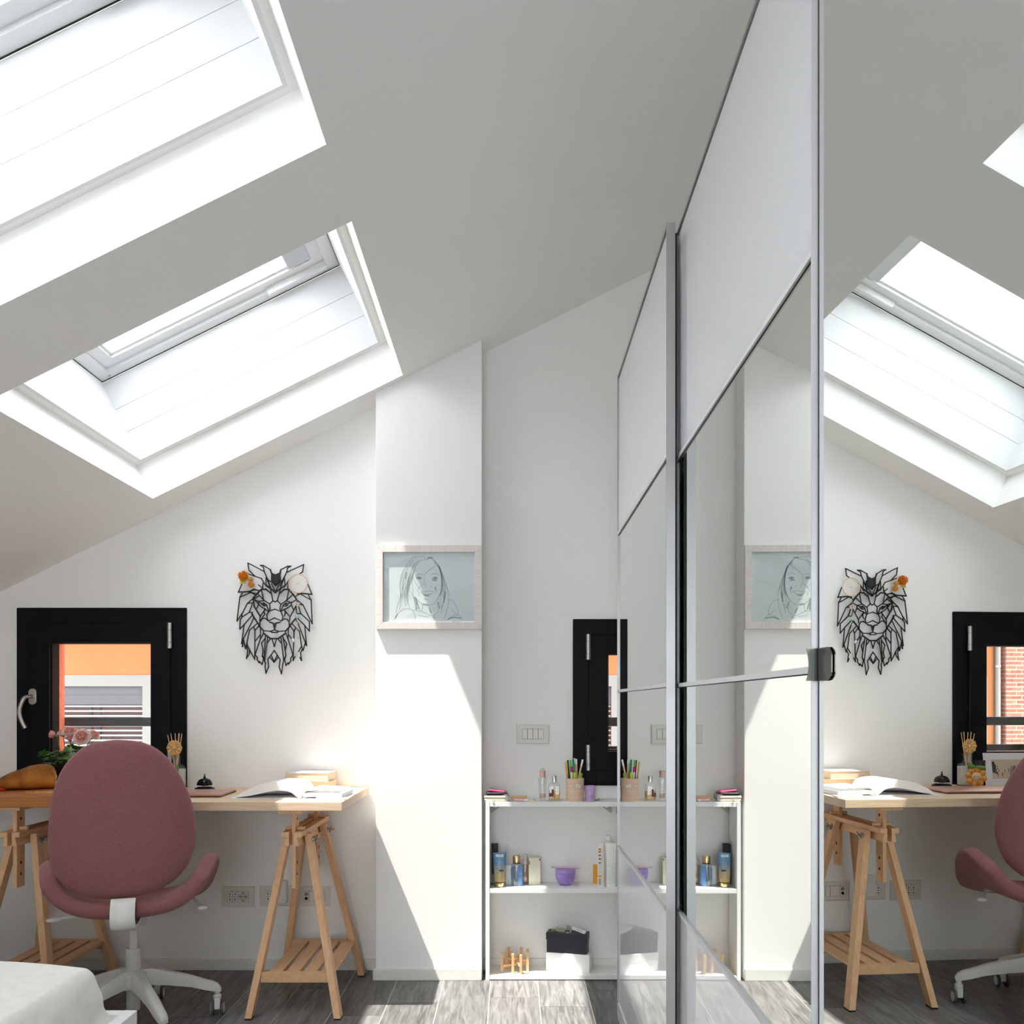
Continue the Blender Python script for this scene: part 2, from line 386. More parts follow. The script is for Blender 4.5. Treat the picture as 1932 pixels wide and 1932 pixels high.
for a, b, c, d in cells(-7.235, 9, -4, 7, [(x0, x1, .1, 1.42) for x0, x1 in FW]): mb.box(a, b, YF, YF + .3, c, d)
mb.build('wall', M_ORANGE, bl, smooth=0)
for x0, x1 in FW:
    mb = MB(o)
    for a, b, c, d in cells(x0 - .206, x1 + .19, -.1, 1.575, [(x0, x1, .1, 1.42)]): mb.box(a, b, YF - .03, YF + .05, c, d)
    sr = mb.build('window_surround', M_CREAM, bl, smooth=0)
    MB(o).box(x0, x1, YF + .02, YF + .12, 1.18, 1.42).build('shutter_box', M_SHUT, sr, smooth=0)
    MB(o).box(x0, x1, YF + .005, YF + .02, 1.17, 1.30).build('shutter_rail', M_SHUT, sr, smooth=0)
    MB(o).box(x0, x1, YF + .14, YF + .16, .1, 1.42).build('window_panel', M_BROWN, sr, smooth=0)
    for xm in (x0 + (x1 - x0) * .62, x0 + (x1 - x0) * .55): MB(o).box(xm - .02, xm + .02, YF + .12, YF + .139, .1, 1.2).build('mullion', M_SHUT, sr, smooth=0)
    z = 1.148
    while z > .13:
        MB(o).box(x0, x1, YF + .03, YF + .10, z - .012, z + .012).build('slat', M_SLAT, sr, smooth=0); z -= .067
MB(o).box(-7.05, 9, YF - 1.6, YF, 2.9, 3.05).build('shade_slab', M_CREAM, bl, smooth=0)  # unseen overhang added to keep sun and sky off the facade
dp = thing('downpipe', 'cream downpipe on the apricot house beside the brick wall', 'pipe', (-7.152, YF - .05, -3.9))
MB(dp.location).cyl((-7.152, YF - .05, -3.9), (-7.152, YF - .05, 6.5), .036).build('pipe', M_CREAM, dp)
for z in (1.72, -.6, 3.9): MB(dp.location).cyl((-7.152, YF - .05, z - .012), (-7.152, YF - .05, z + .012), .045).build('clamp', M_STEEL, dp)
M_MORTAR = mat('cream mortar', (0.33, 0.275, 0.215), 0.95)
M_BRICK = grain('red brick', (0.25, 0.078, 0.052), (0.33, 0.14, 0.105), (1, 1, 1), 14, 6, 0.95, 0.1, vary=0.25)
bw = thing('brick_house', 'old red brick house wall with thick cream mortar beside the downpipe', 'building', (-8.4, YF - .1, -4))
o = bw.location
MB(o).box(-10.5, -7.243, YF - .10, YF + .4, -4, 6.5).build('wall', M_MORTAR, bw, smooth=0)
bk = {}
zi = 0; z = .34
while z < 2.3:
    x = -7.246 - (.085 if zi % 2 else 0.0)
    if zi % 2: segs = [(-7.246 - .078, -7.246)]
    else: segs = []
    while x > -8.25:
        segs.append((x - .146, x)); x -= .170
    for xa, xb in segs:
        wd = round(xb - xa, 3); loc = Vector(((xa + xb) / 2, YF - .086 + random.uniform(-.003, .003), z)) - o
        if wd not in bk:
            b = MB().box(-wd / 2, wd / 2, -.02, .02, -.0195, .0195).build('brick', M_BRICK, bw, loc, smooth=0); bk[wd] = b.data
        else:
            b = bpy.data.objects.new('brick', bk[wd]); C.objects.link(b); b.parent = bw; b.location = loc
    b = MB().box(-.02, .02, -.046, .046, -.0195, .0195) if 'side' not in bk else None
    if b: b = b.build('brick', M_BRICK, bw, smooth=0); bk['side'] = b.data
    else: b = bpy.data.objects.new('brick', bk['side']); C.objects.link(b); b.parent = bw
    b.location = Vector((-7.256, YF - .046, z)) - o
    z += .062; zi += 1
MB().box(-30, 30, YW + .3, 40, -4.2, -4.0).build('ground', mat('street asphalt', (.08, .08, .078), .9), kind='structure', smooth=0)
# ------------------------------------------------------------------ wardrobe with two sliding doors
XF, XN = 0.387, 0.416
wd = thing('sliding_wardrobe', 'white wardrobe with two sliding doors of mirror and white glass', 'wardrobe', (.73, 2.2, 0))
o = wd.location
MB(o).box(.447, 1.04, 1.2125, 1.23, 0, 2.36).build('side_panel', M_CARC, wd, smooth=0)
MB(o).box(.447, 1.04, 3.19, 3.208, 0, 2.36).build('side_panel', M_CARC, wd, smooth=0)
MB(o).box(1.02, 1.04, 1.23, 3.19, 0, 2.36).build('back_panel', M_CARC, wd, smooth=0)
MB(o).box(.447, 1.04, 1.212, 3.208, 2.36, 2.378).build('top_panel', M_CARC, wd, smooth=0)
MB(o).box(.447, 1.02, 1.23, 3.19, .06, .078).build('bottom_panel', M_CARC, wd, smooth=0)
MB(o).box(.40, .447, 1.21, 3.21, 0.0, .028).build('floor_track', M_ALU, wd, smooth=0)
MB(o).box(.428, .447, 1.21, 3.21, 2.33, 2.378).build('top_track', M_ALU, wd, smooth=0)
def sliding_door(x, y0, y1, rot):
    th = .021; z0, z1 = .03, 2.380
    d = bpy.data.objects.new('sliding_door', None); C.objects.link(d); d.parent = wd
    c = Vector((x, (y0 + y1) / 2, 0)); d.location = c - o; d.rotation_euler = (0, 0, rot)
    k = MB
    a, b = y0 - c.y, y1 - c.y
    zs = [.085, .655, 1.227, 1.802, z1 - .006]
    for i, (za, zb) in enumerate(zip(zs, zs[1:])):
        white = i in (0, 3)
        MB().box(.004, th - .003, a + .003, b - .003, za + .0048, zb - .0048).build('white_panel' if white else 'mirror_panel', M_WHITEGLASS if white else M_MIRROR, d, smooth=0)
    for z in zs[1:-1]:
        MB().box(-.001, th - .002, a + .003, b - .003, z - .0048, z + .0048).build('rail', M_ALUW, d, smooth=0)
        MB().box(.003, th - .004, a + .003, b - .003, z - .0065, z - .0048).build('shadow_line', M_DARK, d, smooth=0)
    MB().box(0, th, a + .002, b - .002, z1 - .006, z1).build('top_rail', M_ALU, d, smooth=0)
    MB().box(0, th, a + .002, b - .002, z0, .085).build('bottom_rail', M_WHITEGLASS, d, smooth=0)
    for yy in (a, b):
        s = 1 if yy == a else -1
        MB().box(-.0012, th, min(yy, yy + s * .0028), max(yy, yy + s * .0028), z0, z1 + .004).build('edge_profile', M_ALU if rot == 0 else M_ALUW, d, smooth=0)
    return d
sliding_door(XF, F / 754.5, F / 514.5, 0)
nd = sliding_door(XN, F / 1372.0, 2.235, -.0055)
MB(o).box(.408, .4145, 2.192, 2.205, .03, 2.36).build('brush_seal', M_DARK, wd, smooth=0)

# hinged wardrobe with full mirror door, slightly ajar
x0m, mm = 0.4297, -0.0452
w2 = thing('hinged_wardrobe', 'white wardrobe with a tall frameless mirror door standing slightly ajar', 'wardrobe', (.74, .95, 0))
o = w2.location
MB(o).box(.462, 1.04, .69, .708, 0, 2.36).build('side_panel', M_CARC, w2, smooth=0)
MB(o).box(.462, 1.04, 1.19, 1.208, 0, 2.36).build('side_panel', M_CARC, w2, smooth=0)
MB(o).box(1.02, 1.04, .708, 1.19, 0, 2.36).build('back_panel', M_CARC, w2, smooth=0)
MB(o).box(.462, 1.04, .69, 1.208, 2.36, 2.378).build('top_panel', M_CARC, w2, smooth=0)
ya, yb = .695, 1.2012
ang = math.atan(-mm)
dv = Vector((mm, 1, 0)).normalized(); nv = Vector((1, -mm, 0)).normalized()
pA = Vector((x0m + mm * (ya - 1), ya, 0)); LD = (yb - ya) / dv.y
def dbox(mb, l0, l1, n0, n1, z0, z1):
    return mb.add([pA + dv * l + nv * n + Vector((0, 0, z)) for z in (z0, z1) for n in (n0, n1) for l in (l0, l1)],
                  [(0, 2, 3, 1), (4, 5, 7, 6), (0, 1, 5, 4), (2, 6, 7, 3), (0, 4, 6, 2), (1, 3, 7, 5)])
md = dbox(MB(o), 0, LD, .004, .022, .02, 2.36).build('door', M_CARC, w2, smooth=0)
dbox(MB(o), 0, LD - .0032, 0, .004, .02, 2.36).build('mirror', M_MIRROR, md, smooth=0)
dbox(MB(o), LD - .0032, LD, -.0003, .004, .02, 2.36).build('edge_trim', mat('dark mirror edge', (.02, .022, .027), .5), md, smooth=0)
M_DCHROME = mat('smoked chrome', (.10, .105, .095), .22, metal=1.0)
mb = MB(o); prof = []
for i in range(15):
    zz = -.0222 + .0444 * i / 14; k = zz / .0222
    prof.append((zz, .0135 + .0035 * k * k, .051 * (1 - max(0, abs(k) - .55) ** 2 * 1.1)))
zc = 1.2337
for nn0, nn1, fn in ((0, 1, 0),):
    k = len(mb.v)
    for zz, lip, pln in prof:
        for l, n in ((LD + .0006, -lip), (LD + .0006, .006), (LD - .0002, .006), (LD - .0002, -.0014), (LD - pln, -.0014), (LD - pln, -.003), (LD - .004, -.0035), (LD - .0016, -.006), (LD - .0012, -lip)):
            mb.v.append(pA + dv * l + nv * n + Vector((0, 0, zc + zz)) - o)
    n = 9
    for a in range(14):
        for i in range(n): j = (i + 1) % n; mb.f.append([k + a * n + i, k + a * n + j, k + (a + 1) * n + j, k + (a + 1) * n + i])
    mb.f.append([k + i for i in range(n)]); mb.f.append([k + 14 * n + i for i in range(n)])
mb.build('handle', M_DCHROME, md, smooth=30)

# ------------------------------------------------------------------ desk tops and trestles
DZ0, DZ1, DY0, DY1 = .7766, .8095, F / 500.7, YW - .006
MB().box(-.53, .53, -.295, .295, 0, DZ1 - DZ0).build('writing_desk', M_OAK, loc=(-.6405 - .53, (DY0 + DY1) / 2, DZ0), smooth=0, bevel=.0015,
    label='pale oak desk top under the open book and desk bell', category='desk')
bpy.data.objects['writing_desk'].scale.y = (DY1 - DY0) / .59
LZ0, LZ1 = .789, .833
MB().box(-.5, .5, -.295, .295, 0, LZ1 - LZ0).build('worktop', M_WORKTOP, loc=(-1.7025 - .5, (DY0 + DY1) / 2, LZ0), smooth=0, bevel=.003,
    label='thick orange-brown beech work top under the bread and flower pot', category='desk')
bpy.data.objects['worktop'].scale.y = (DY1 - DY0) / .59
def trestle(dx, top, label):
    r = thing('trestle', label, 'trestle', (-.83 + dx, 3.55, 0), 0, 'beech trestles under the desk')
    o = Vector((-.83, 3.55, 0))
    y0, y1 = 3.335, 3.845; xc = -.842; zt = .690
    for s in (-1, 1):
        b = MB(o); xi = xc + s * .0085
        poly = [(xi, zt), (xi + s * .030, zt), (xi + s * .030, zt - .020), (xi + s * .013, zt - .020), (xi + s * .020, zt - .054), (xi, zt - .054)]
        b.prism(poly, lambda a, c, d: (a, d, c), y0, y1); b.build('beam', M_BEECHX, r, smooth=0, bevel=.0015)
    MB(o).box(xc - .047, xc + .047, 3.322, 3.85, top - .015, top).build('top_plate', M_BEECHX, r, smooth=0, bevel=.001)
    for yc in (3.40, 3.775):
        p = MB(o).box(xc - .0078, xc + .0078, yc - .0275, yc + .0275, .468, top - .015).build('post', M_BEECH, r, smooth=0, bevel=.001)
        for k in range(6):
            z = .735 - k * .043
            if .60 < z < .70: continue
            MB(o).cyl((xc - .0082, yc, z), (xc + .0082, yc, z), .0065, n=12).build('hole', M_HOLE, p)
        MB(o).cyl((xc - .037, yc - .004, zt + .0078), (xc + .037, yc - .004, zt + .0078), .0078, n=14).build('peg', M_BEECH, r)
    for s in (-1, 1):
        for ft, tp in ((3.282, 3.45), (3.80, 3.71)):
            fx = -.652 if s > 0 else -.985
            tx = xc + s * (.040)
            l = MB(o).shear((fx, ft, 0.006), (tx, tp, zt - .018), .026, .046).build('leg', M_BEECH, r, smooth=0, bevel=.0015)
            MB(o).shear((fx, ft, 0.0), (fx, ft, 0.006), .024, .044).build('foot_pad', M_DARK, l, smooth=0)
            if s > 0:
                k = (zt - .042) / (zt - .018); px_ = fx + (tx - fx) * k + .013; py = ft + (tp - ft) * k
                MB(o).cyl((px_, py, zt - .042), (px_ + .004, py, zt - .042), .011, n=14).cyl((px_, py, zt - .042), (px_ + .03, py, zt - .042), .0035, n=8) \
                  .obox((px_ + .014, py + .010, zt - .038), (0, .9, .43), (0, -.43, .9), (1, 0, 0), .010, .0045, .003) \
                  .obox((px_ + .014, py - .010, zt - .046), (0, .9, .43), (0, -.43, .9), (1, 0, 0), .010, .0045, .003).build('wing_bolt', M_STEEL, l)
                k2 = .145 / (zt - .018)
                MB(o).cyl((fx + (tx - fx) * k2 + .013, ft + (tp - ft) * k2, .145), (fx + (tx - fx) * k2 + .0142, ft + (tp - ft) * k2, .145), .005, n=10).build('screw', M_STEEL, l)
    zr = .164
    def lx(s, z): fx = -.652 if s > 0 else -.985; return fx + (xc + s * .04 - fx) * z / (zt - .018)
    for yy in (3.318, 3.775):
        MB(o).box(lx(-1, .145) + .012, lx(1, .145) - .012, yy - .011, yy + .011, zr - .038, zr).build('shelf_rail', M_BEECHX, r, smooth=0, bevel=.001)
    for k in range(4):
        xa = -.924 + k * .0655
        MB(o).box(xa, xa + .050, 3.33, 3.763, zr - .014, zr - .001).build('slat', M_BEECHX, r, smooth=0, bevel=.001)
    return r
trestle(0, DZ0, 'beech trestle with wing bolts under the right end of the oak desk')
trestle(-1.075, LZ0, 'beech trestle under the brown work top behind the chair')

# ------------------------------------------------------------------ office chair
YAW = R(16); CB = Vector((-1.385, 3.2, 0))
ch = thing('office_chair', 'dusty pink upholstered swivel chair with white five-star base', 'chair', CB, YAW)
out = [(232, 1394), (211, 1394), (174, 1401), (149, 1416), (124, 1443), (109, 1473), (99.4, 1508), (93, 1555), (91, 1590), (92, 1612), (97, 1639), (107, 1659), (124.7, 1675), (149.6, 1688), (184.5, 1696), (212, 1697), (249, 1695), (287, 1690), (324, 1672), (349, 1647), (361.6, 1620), (367.8, 1594), (367, 1555), (360, 1517), (348, 1483), (330, 1448), (310, 1423), (286, 1405), (258, 1396)]
loop = spline([((u - 231.5) / 550 / 1.045, 0, H + (CY - v) / 550) for u, v in out], 2, True)
cz = .78
mb = MB(); rings = []
def bk_pt(p, r, side, th):
    x = p.x * r; z = cz + (p.z - cz) * r
    x -= .008; y = -.20 + .055 * (x / .25) ** 2 - (z - .5) * .06 + side * th
    return Vector((x, y, z))
rr = [.02, .25, .5, .7, .84, .92, .97, 1.0]
for r in rr: rings.append([bk_pt(p, r, -1, .030 * max(0, 1 - r ** 7) ** .5) for p in loop])
for r in rr[::-1][1:]: rings.append([bk_pt(p, r, 1, .030 * max(0, 1 - r ** 7) ** .5) for p in loop])
mb.loft(rings)
bk_o = mb.build('backrest', M_FABRIC, ch, smooth=80)
sm = bk_o.modifiers.new('s', 'SUBSURF'); sm.levels = 1; sm.render_levels = 1
# seat shell
def lerp(tab, t):
    for (a, x), (b, y) in zip(tab, tab[1:]):
        if t <= b: return x + (y - x) * (t - a) / (b - a)
    return tab[-1][1]
NS, NT = 24, 12; mb = MB()
for j in range(NT + 1):
    t = j / NT; y = -.235 + .50 * t
    W_ = lerp([(0, .215), (.15, .235), (.35, .253), (.6, .25), (.85, .225), (1, .195)], t)
    Hh = lerp([(0, .085), (.2, .135), (.35, .155), (.55, .135), (.8, .05), (1, .015)], t)
    for i in range(NS + 1):
        s = -1 + 2 * i / NS; ph = s * 1.3
        x = W_ * math.sin(ph) / math.sin(1.3); z = .482 + Hh * ((1 - math.cos(ph)) / (1 - math.cos(1.3))) ** 1.5 - .035 * t ** 4 + .02 * (1 - t) ** 4
        mb.v.append(Vector((x, y + .03 * abs(s) ** 2 * (1 - t), z)))
for j in range(NT):
    for i in range(NS): a = j * (NS + 1) + i; mb.f.append([a, a + 1, a + NS + 2, a + NS + 1])
st = mb.build('seat', M_FABRIC, ch, smooth=80)
so = st.modifiers.new('t', 'SOLIDIFY'); so.thickness = .055; so.offset = -1
# make sure thickness grows away from the sitter
if st.data.polygons[0].normal.z < 0: so.offset = 1
sm = st.modifiers.new('s', 'SUBSURF'); sm.levels = 2; sm.render_levels = 2
# back bracket
mb = MB(); prof = spline([(0, -.258, .508), (0, -.272, .47), (0, -.272, .44), (0, -.25, .415), (0, -.18, .41), (0, -.05, .415)], 4)
mb.loft([[Vector((sx * .039, p.y + dy, p.z + dz)) for sx, dy, dz in ((-1, 0, 0), (-.6, -.010, 0), (0, -.014, 0), (.6, -.010, 0), (1, 0, 0), (1, .014, .012), (-1, .014, .012))] for p in prof])
mb.build('back_bracket', M_CHAIRWHITE, ch, smooth=50)
MB().box(-.055, .055, -.09, .11, .385, .43).build('mechanism', M_CHAIRWHITE, ch, smooth=0, bevel=.012)
MB().lathe([(.016, .26), (.016, .40)], n=18).build('gas_lift', M_CHAIRWHITE, ch)
MB().lathe([(.0245, .20), (.0265, .204), (.0265, .282), (.024, .288), (.017, .288)], n=22).build('column_sleeve', M_CHAIRWHITE, ch)
MB().lathe([(.0225, .062), (.024, .066), (.024, .17)], n=22).build('column_foot', M_CHAIRWHITE, ch)
MB().tube(spline([(-.05, 0, .415), (-.16, .0, .418), (-.25, -.02, .412)], 4), .006).sphere((-.262, -.022, .411), .024, .012, .009).build('lever', M_CHAIRWHITE, ch)
MB().tube(spline([(.05, -.02, .425), (.13, .0, .45), (.20, .0, .458), (.212, -.02, .452), (.238, -.07, .440)], 4), .006).sphere((.243, -.082, .437), .018, .014, .009).build('lever', M_CHAIRWHITE, ch)
hub = MB().lathe([(.05, .145), (.056, .17), (.052, .20), (.030, .212)], n=24).build('base', M_CHAIRWHITE, ch)
for k in range(5):
    a = R(24 + 72 * k) - YAW
    d = Vector((math.cos(a), math.sin(a), 0)); n = Vector((-d.y, d.x, 0))
    rings = []
    for rad, zc_, hh, ww in ((.02, .178, .062, .060), (.06, .180, .058, .052), (.12, .165, .048, .044), (.20, .142, .040, .038), (.25, .122, .036, .036), (.28, .112, .034, .034), (.297, .104, .026, .030), (.305, .098, .012, .024)):
        rings.append([d * rad + n * (sx * ww / 2) + Vector((0, 0, zc_ + sz * hh / 2)) for sx, sz in ((-1, -1), (1, -1), (1, .4), (.6, 1), (-.6, 1), (-1, .4))])
    MB().loft(rings).build('base_arm', M_CHAIRWHITE, hub, smooth=55)
    c = d * .292
    cs = MB().cyl(c + Vector((0, 0, .06)), c + Vector((0, 0, .1)), .0105).cyl(c + Vector((0, 0, .062)), c + Vector((0, 0, .078)), .015).obox(c + Vector((0, 0, .046)), (1, 0, 0), (0, 1, 0), (0, 0, 1), .011, .02, .020).build('caster', M_CHAIRWHITE, ch, bevel=.003)
    ax = Vector((math.cos(.25 - YAW), math.sin(.25 - YAW), 0))
    for s in (-1, 1):
        MB().cyl(c + ax * (s * .012) + Vector((0, 0, .0265)), c + ax * (s * .023) + Vector((0, 0, .0265)), .0265, n=22).build('wheel', M_TYRE, cs, bevel=.003)
        MB().cyl(c + ax * (s * .0222) + Vector((0, 0, .0265)), c + ax * (s * .0245) + Vector((0, 0, .0265)), .019, n=20).build('wheel_cap', M_CHAIRWHITE, cs)

# ------------------------------------------------------------------ bed
bd = thing('bed', 'low white bed frame at the lower left in front of the chair', 'bed', (-1.85, 1.3, 0))
o = bd.location
for (xa, xb, y_a, y_b) in ((-1.055, -1.022, .25, 2.385), (-2.68, -2.647, .25, 2.385)): MB(o).box(xa, xb, y_a, y_b, 0.0, .345).build('side_rail', M_BEDFRAME, bd, smooth=0, bevel=.002)
for (y_a, y_b) in ((2.352, 2.385), (.25, .283)): MB(o).box(-2.647, -1.055, y_a, y_b, 0.0, .345).build('end_rail', M_BEDFRAME, bd, smooth=0, bevel=.002)
MB(o).box(-2.647, -1.055, .283, 2.352, .20, .23).build('slat_base', M_BEDFRAME, bd, smooth=0)
mb = MB((0, 0, 0)); NX, NY = 110, 120
mx0, mx1, my0, my1, zt, zb = -2.64, -1.058, .29, 2.348, .510, .345
def prof1(d):      # d = distance from the edge -> drop
    return (max(0, 1 - d / .062)) ** 1.9
for j in range(NY + 1):
    for i in range(NX + 1):
        x = mx0 + (mx1 - mx0) * (1 - (1 - i / NX) ** 2.2)
        y = my0 + (my1 - my0) * (1 - (1 - j / NY) ** 2.2)
        dx = min(mx1 - x, x - mx0); dy = min(my1 - y, y - my0)
        dr = max(prof1(dx), prof1(dy)); both = prof1(dx) + prof1(dy) - prof1(dx) * prof1(dy)
        z = zt - (zt - zb) * min(1, .5 * dr + .5 * both) - .030 * max(0, 1 - dx / .42) ** 2.2
        wr = noise.noise(Vector((x * 9, y * 5, z * 16))) * .009 + noise.noise(Vector((x * 26, y * 12, z * 40))) * .006
        z += wr * min(1, both * 2.5 + .06)
        q_ = Vector((x * 7, y * 7, z * 10)); wx = noise.noise(q_ + Vector((5, 1, 3))) * .016 + noise.noise(q_ * 2.6) * .008
        sd_x = 1 if x > -1.85 else -1; ww = min(1, both * 1.4) * min(1, max(0, 1 - both) * 6 + .12)
        mb.v.append(Vector((x + sd_x * wx * ww - (-1.85), y + wx * ww * .6 - 1.3, z - .23)))
for j in range(NY):
    for i in range(NX): a = j * (NX + 1) + i; mb.f.append([a, a + 1, a + NX + 2, a + NX + 1])
ed = [j * (NX + 1) for j in range(NY + 1)]
mt = mb.build('bed_cover', M_SHEET, loc=(-1.85, 1.3, .23), smooth=180, label='white cotton covered mattress with creased corner on the bed frame', category='mattress')
sd = mt.modifiers.new('t', 'SOLIDIFY'); sd.thickness = .11; sd.offset = -1 if mt.data.polygons[0].normal.z > 0 else 1
# ------------------------------------------------------------------ white shelf in the niche
SY0, SY1 = F / 442.3, YW - .014
sh = thing('wall_shelf', 'white open shelf unit with three boards in the niche', 'shelf', (.3, (SY0 + SY1) / 2, 0))
o = sh.location
M_SH = mat('white shelf board', (0.84, 0.845, 0.83), 0.45)
M_BRK = mat('grey green bracket', (0.42, 0.44, 0.38), 0.5)
SX = [(-.1125, -.0955), (.72, .737)]
for xa, xb in SX: MB(o).box(xa, xb, SY0, SY1, 0, .7615).build('side_panel', M_SH, sh, smooth=0, bevel=.001)
SZ = [(.741, .761), (.372, .3915), (.0035, .022)]
for z0, z1 in SZ: MB(o).box(-.0955, .72, SY0 + .001, SY1, z0, z1).build('shelf_board', M_SH, sh, smooth=0, bevel=.001)
for xx, sg in ((-.094, 1), (.44, -1), (.46, 1), (.718, -1)):
    b = MB(o).prism([(xx, .7405), (xx + sg * .06, .7405), (xx, .695)], lambda a, c, d: (a, d, c), SY1 - .012, SY1 - .008).build('bracket', M_BRK, sh, smooth=0)
    MB(o).cyl((xx + sg * .022, SY1 - .0125, .728), (xx + sg * .022, SY1 - .0119, .728), .007, n=12).build('bracket_hole', M_SH, b)

def on(u, v, z): Y = F * (H - z) / (v - CY); return Vector(((u - CX) * Y / F, Y, z))   # point of a level surface seen at pixel u, v
Z1, Z2, Z3 = .761, .3915, .022
M_CLEAR = pane('clear glass', (0.93, 0.94, 0.94), 0.09)
M_PINKCAP = mat('pale pink cap', (0.72, 0.47, 0.43), 0.4)
M_SILVER = mat('silver cap', (0.70, 0.70, 0.71), 0.3, metal=.9)
M_LIQ = pane('amber liquid', (0.85, 0.72, 0.47), 0.04)
M_LIQP = pane('pale pink liquid', (0.90, 0.80, 0.74), 0.04)
M_PRT = mat('dark print', (0.12, 0.05, 0.05), 0.6)
M_PRTB = mat('black print', (0.02, 0.02, 0.025), 0.6)
M_PRTW = mat('white print', (0.8, 0.8, 0.82), 0.6)
M_PAPER = mat('white paper', (0.83, 0.83, 0.82), 0.8)
def single(mb, name, m, loc, label, cat, group=None, rot=None, **k):
    pr = dict(label=label, category=cat)
    if group: pr['group'] = group
    return mb.build(name, m, loc=loc, rot=rot, **k, **pr)
def rrect(hx, hy, r, n=4):
    out = []
    for cx_, cy_, a0 in ((hx - r, hy - r, 0), (-hx + r, hy - r, 90), (-hx + r, -hy + r, 180), (hx - r, -hy + r, 270)):
        for i in range(n + 1): a = R(a0 + 90 * i / n); out.append((cx_ + r * math.cos(a), cy_ + r * math.sin(a)))
    return out
def rloft(mb, secs, n=4):      # secs: (hx, hy, r, z) rounded rectangles
    return mb.loft([[(x, y, z) for x, y in rrect(hx, hy, min(r, hx * .98, hy * .98), n)] for hx, hy, r, z in secs])
def scribble(mb, x, z, w_, h, y, seed, th=.0007):
    rng = random.Random(seed); n = max(3, int(w_ / .0035)); px = None
    for i in range(n + 1):
        q = Vector((x + w_ * i / n, y, z + rng.uniform(-h, h) / 2))
        if px is not None and rng.random() > .12:
            d = (q - px); nn = Vector((-d.z, 0, d.x)).normalized() * th / 2
            mb.add([px - nn, q - nn, q + nn, px + nn], [(0, 1, 2, 3)])
        px = q
    return mb

# --- top board
a = on(935.5, 1511.5, Z1); a.y = max(a.y, SY0 + .045)
w1 = thing('beige_wallet', 'beige folded wallet at the bottom of the stack on the shelf', 'wallet', a)
M_BEIGE = mat('cream leather', (0.62, 0.55, 0.46), 0.5); M_BLKL = grain('black leather', (0.012, 0.012, 0.014), (.03, .03, .034), (1, 1, 1), 300, 2, .45, bump=.3)
for i, (r_, z_, hw, m) in enumerate(((.0062, .0075, .047, M_BEIGE), (.0062, .0198, .049, M_BEIGE))):
    rloft(MB(), [(hw, .036, .012, z_ - r_), (hw + .002, .038, .012, z_), (hw, .036, .012, z_ + r_)]).build('flap', m, w1, bevel=.001)
MB().box(-.045, .043, -.034, .034, .0136, .0138).build('card', M_PAPER, w1, smooth=0)
MB().lathe([(.0155, -.036), (.0165, -.03), (.0165, .03), (.0155, .036)], (.041, 0, .0175), 16, 1).build('spine', mat('grey leather', (.35, .33, .32), .5), w1)
MB().tube([(-.012, -.041, .014), (-.010, -.046, .006), (-.014, -.046, -.0)], .0014, 6).build('zip_pull', mat('gold metal', (.72, .55, .26), .3, metal=1.0), w1)
rloft(MB(), [(.044, .034, .01, .0), (.046, .036, .01, .003), (.046, .036, .01, .010), (.043, .033, .01, .013)]).build('black_purse', M_BLKL, loc=a + Vector((.003, 0, .0268)), bevel=.001,
    label='black leather purse in the middle of the wallet stack', category='purse')
pk = rloft(MB(), [(.034, .03, .006, 0), (.035, .031, .006, .002), (.035, .031, .006, .006), (.033, .029, .006, .008)])
single(pk, 'pink_case', mat('hot pink leather', (.62, .06, .17), .35), a + Vector((.004, 0, .0405)), 'hot pink card case lying tilted on the black purse', 'case', rot=(0, R(8), 0))
c = on(979, 1508, Z1); c.y = 3.80
cb = thing('wooden_comb', 'small carved wooden comb lying on the shelf behind the pink tube', 'comb', c)
MB().box(-.034, .034, -.006, .006, .008, .020).build('spine', M_BEECHX, cb, smooth=0, bevel=.002)
for i in range(15): MB().box(-.032 + i * .0044, -.0298 + i * .0044, -.004, .004, 0, .008).build('tooth', M_BEECHX, cb, smooth=0)
c = on(984, 1512.5, Z1)
M_ROSE = mat('rose plastic', (.72, .48, .47), .25)
t = thing('pink_tube', 'small pale pink lip balm tube lying in front of the comb', 'tube', c + Vector((0, .006, .0062)), R(-7))
MB().lathe([(.005, -.028), (.0062, -.026), (.0062, .012)], n=14, axis=0).build('body', M_ROSE, t)
MB().lathe([(.0060, .0125), (.0060, .026), (.0054, .0275)], n=14, axis=0).build('cap', mat('pearl cap', (.8, .72, .68), .2), t)
c = on(1006, 1511.5, Z1)
t = thing('gold_clip', 'tiny gold hair clip on the shelf near the tall perfume', 'clip', c, R(10))
MB().box(-.015, .012, -.004, .004, 0, .0025).tube(spline([(-.012, 0, .0025), (0, 0, .008), (.012, 0, .003)], 4), .0016, 6).build('clip', MATS['gold metal'], t)
# tall perfume
c = on(1023.5, 1510.8, Z1)
pf = thing('tall_perfume_bottle', 'tall flared clear perfume bottle with pink cap', 'perfume bottle', c)
k = .00228
MB().lathe([(.0138, 0), (.0145, .004), (.0160, .055), (.0205, .098), (.0200, .1005), (.009, .1005)], n=20).build('glass', M_CLEAR, pf)
MB().lathe([(.0118, .012), (.0125, .0135), (.0133, .030)], n=18).build('perfume', M_LIQP, pf)
MB().lathe([(.0128, .1015), (.0128, .1295), (.0118, .1305)], n=20).build('cap', M_PINKCAP, pf)
MB().lathe([(.0075, .1305), (.0085, .135), (.0065, .1415), (.002, .143)], n=16).build('knob', M_CLEAR, pf)
scribble(MB(), -.006, .07, .012, .02, -.019, 4).build('lettering', MATS['pale pink cap'], pf, smooth=0)
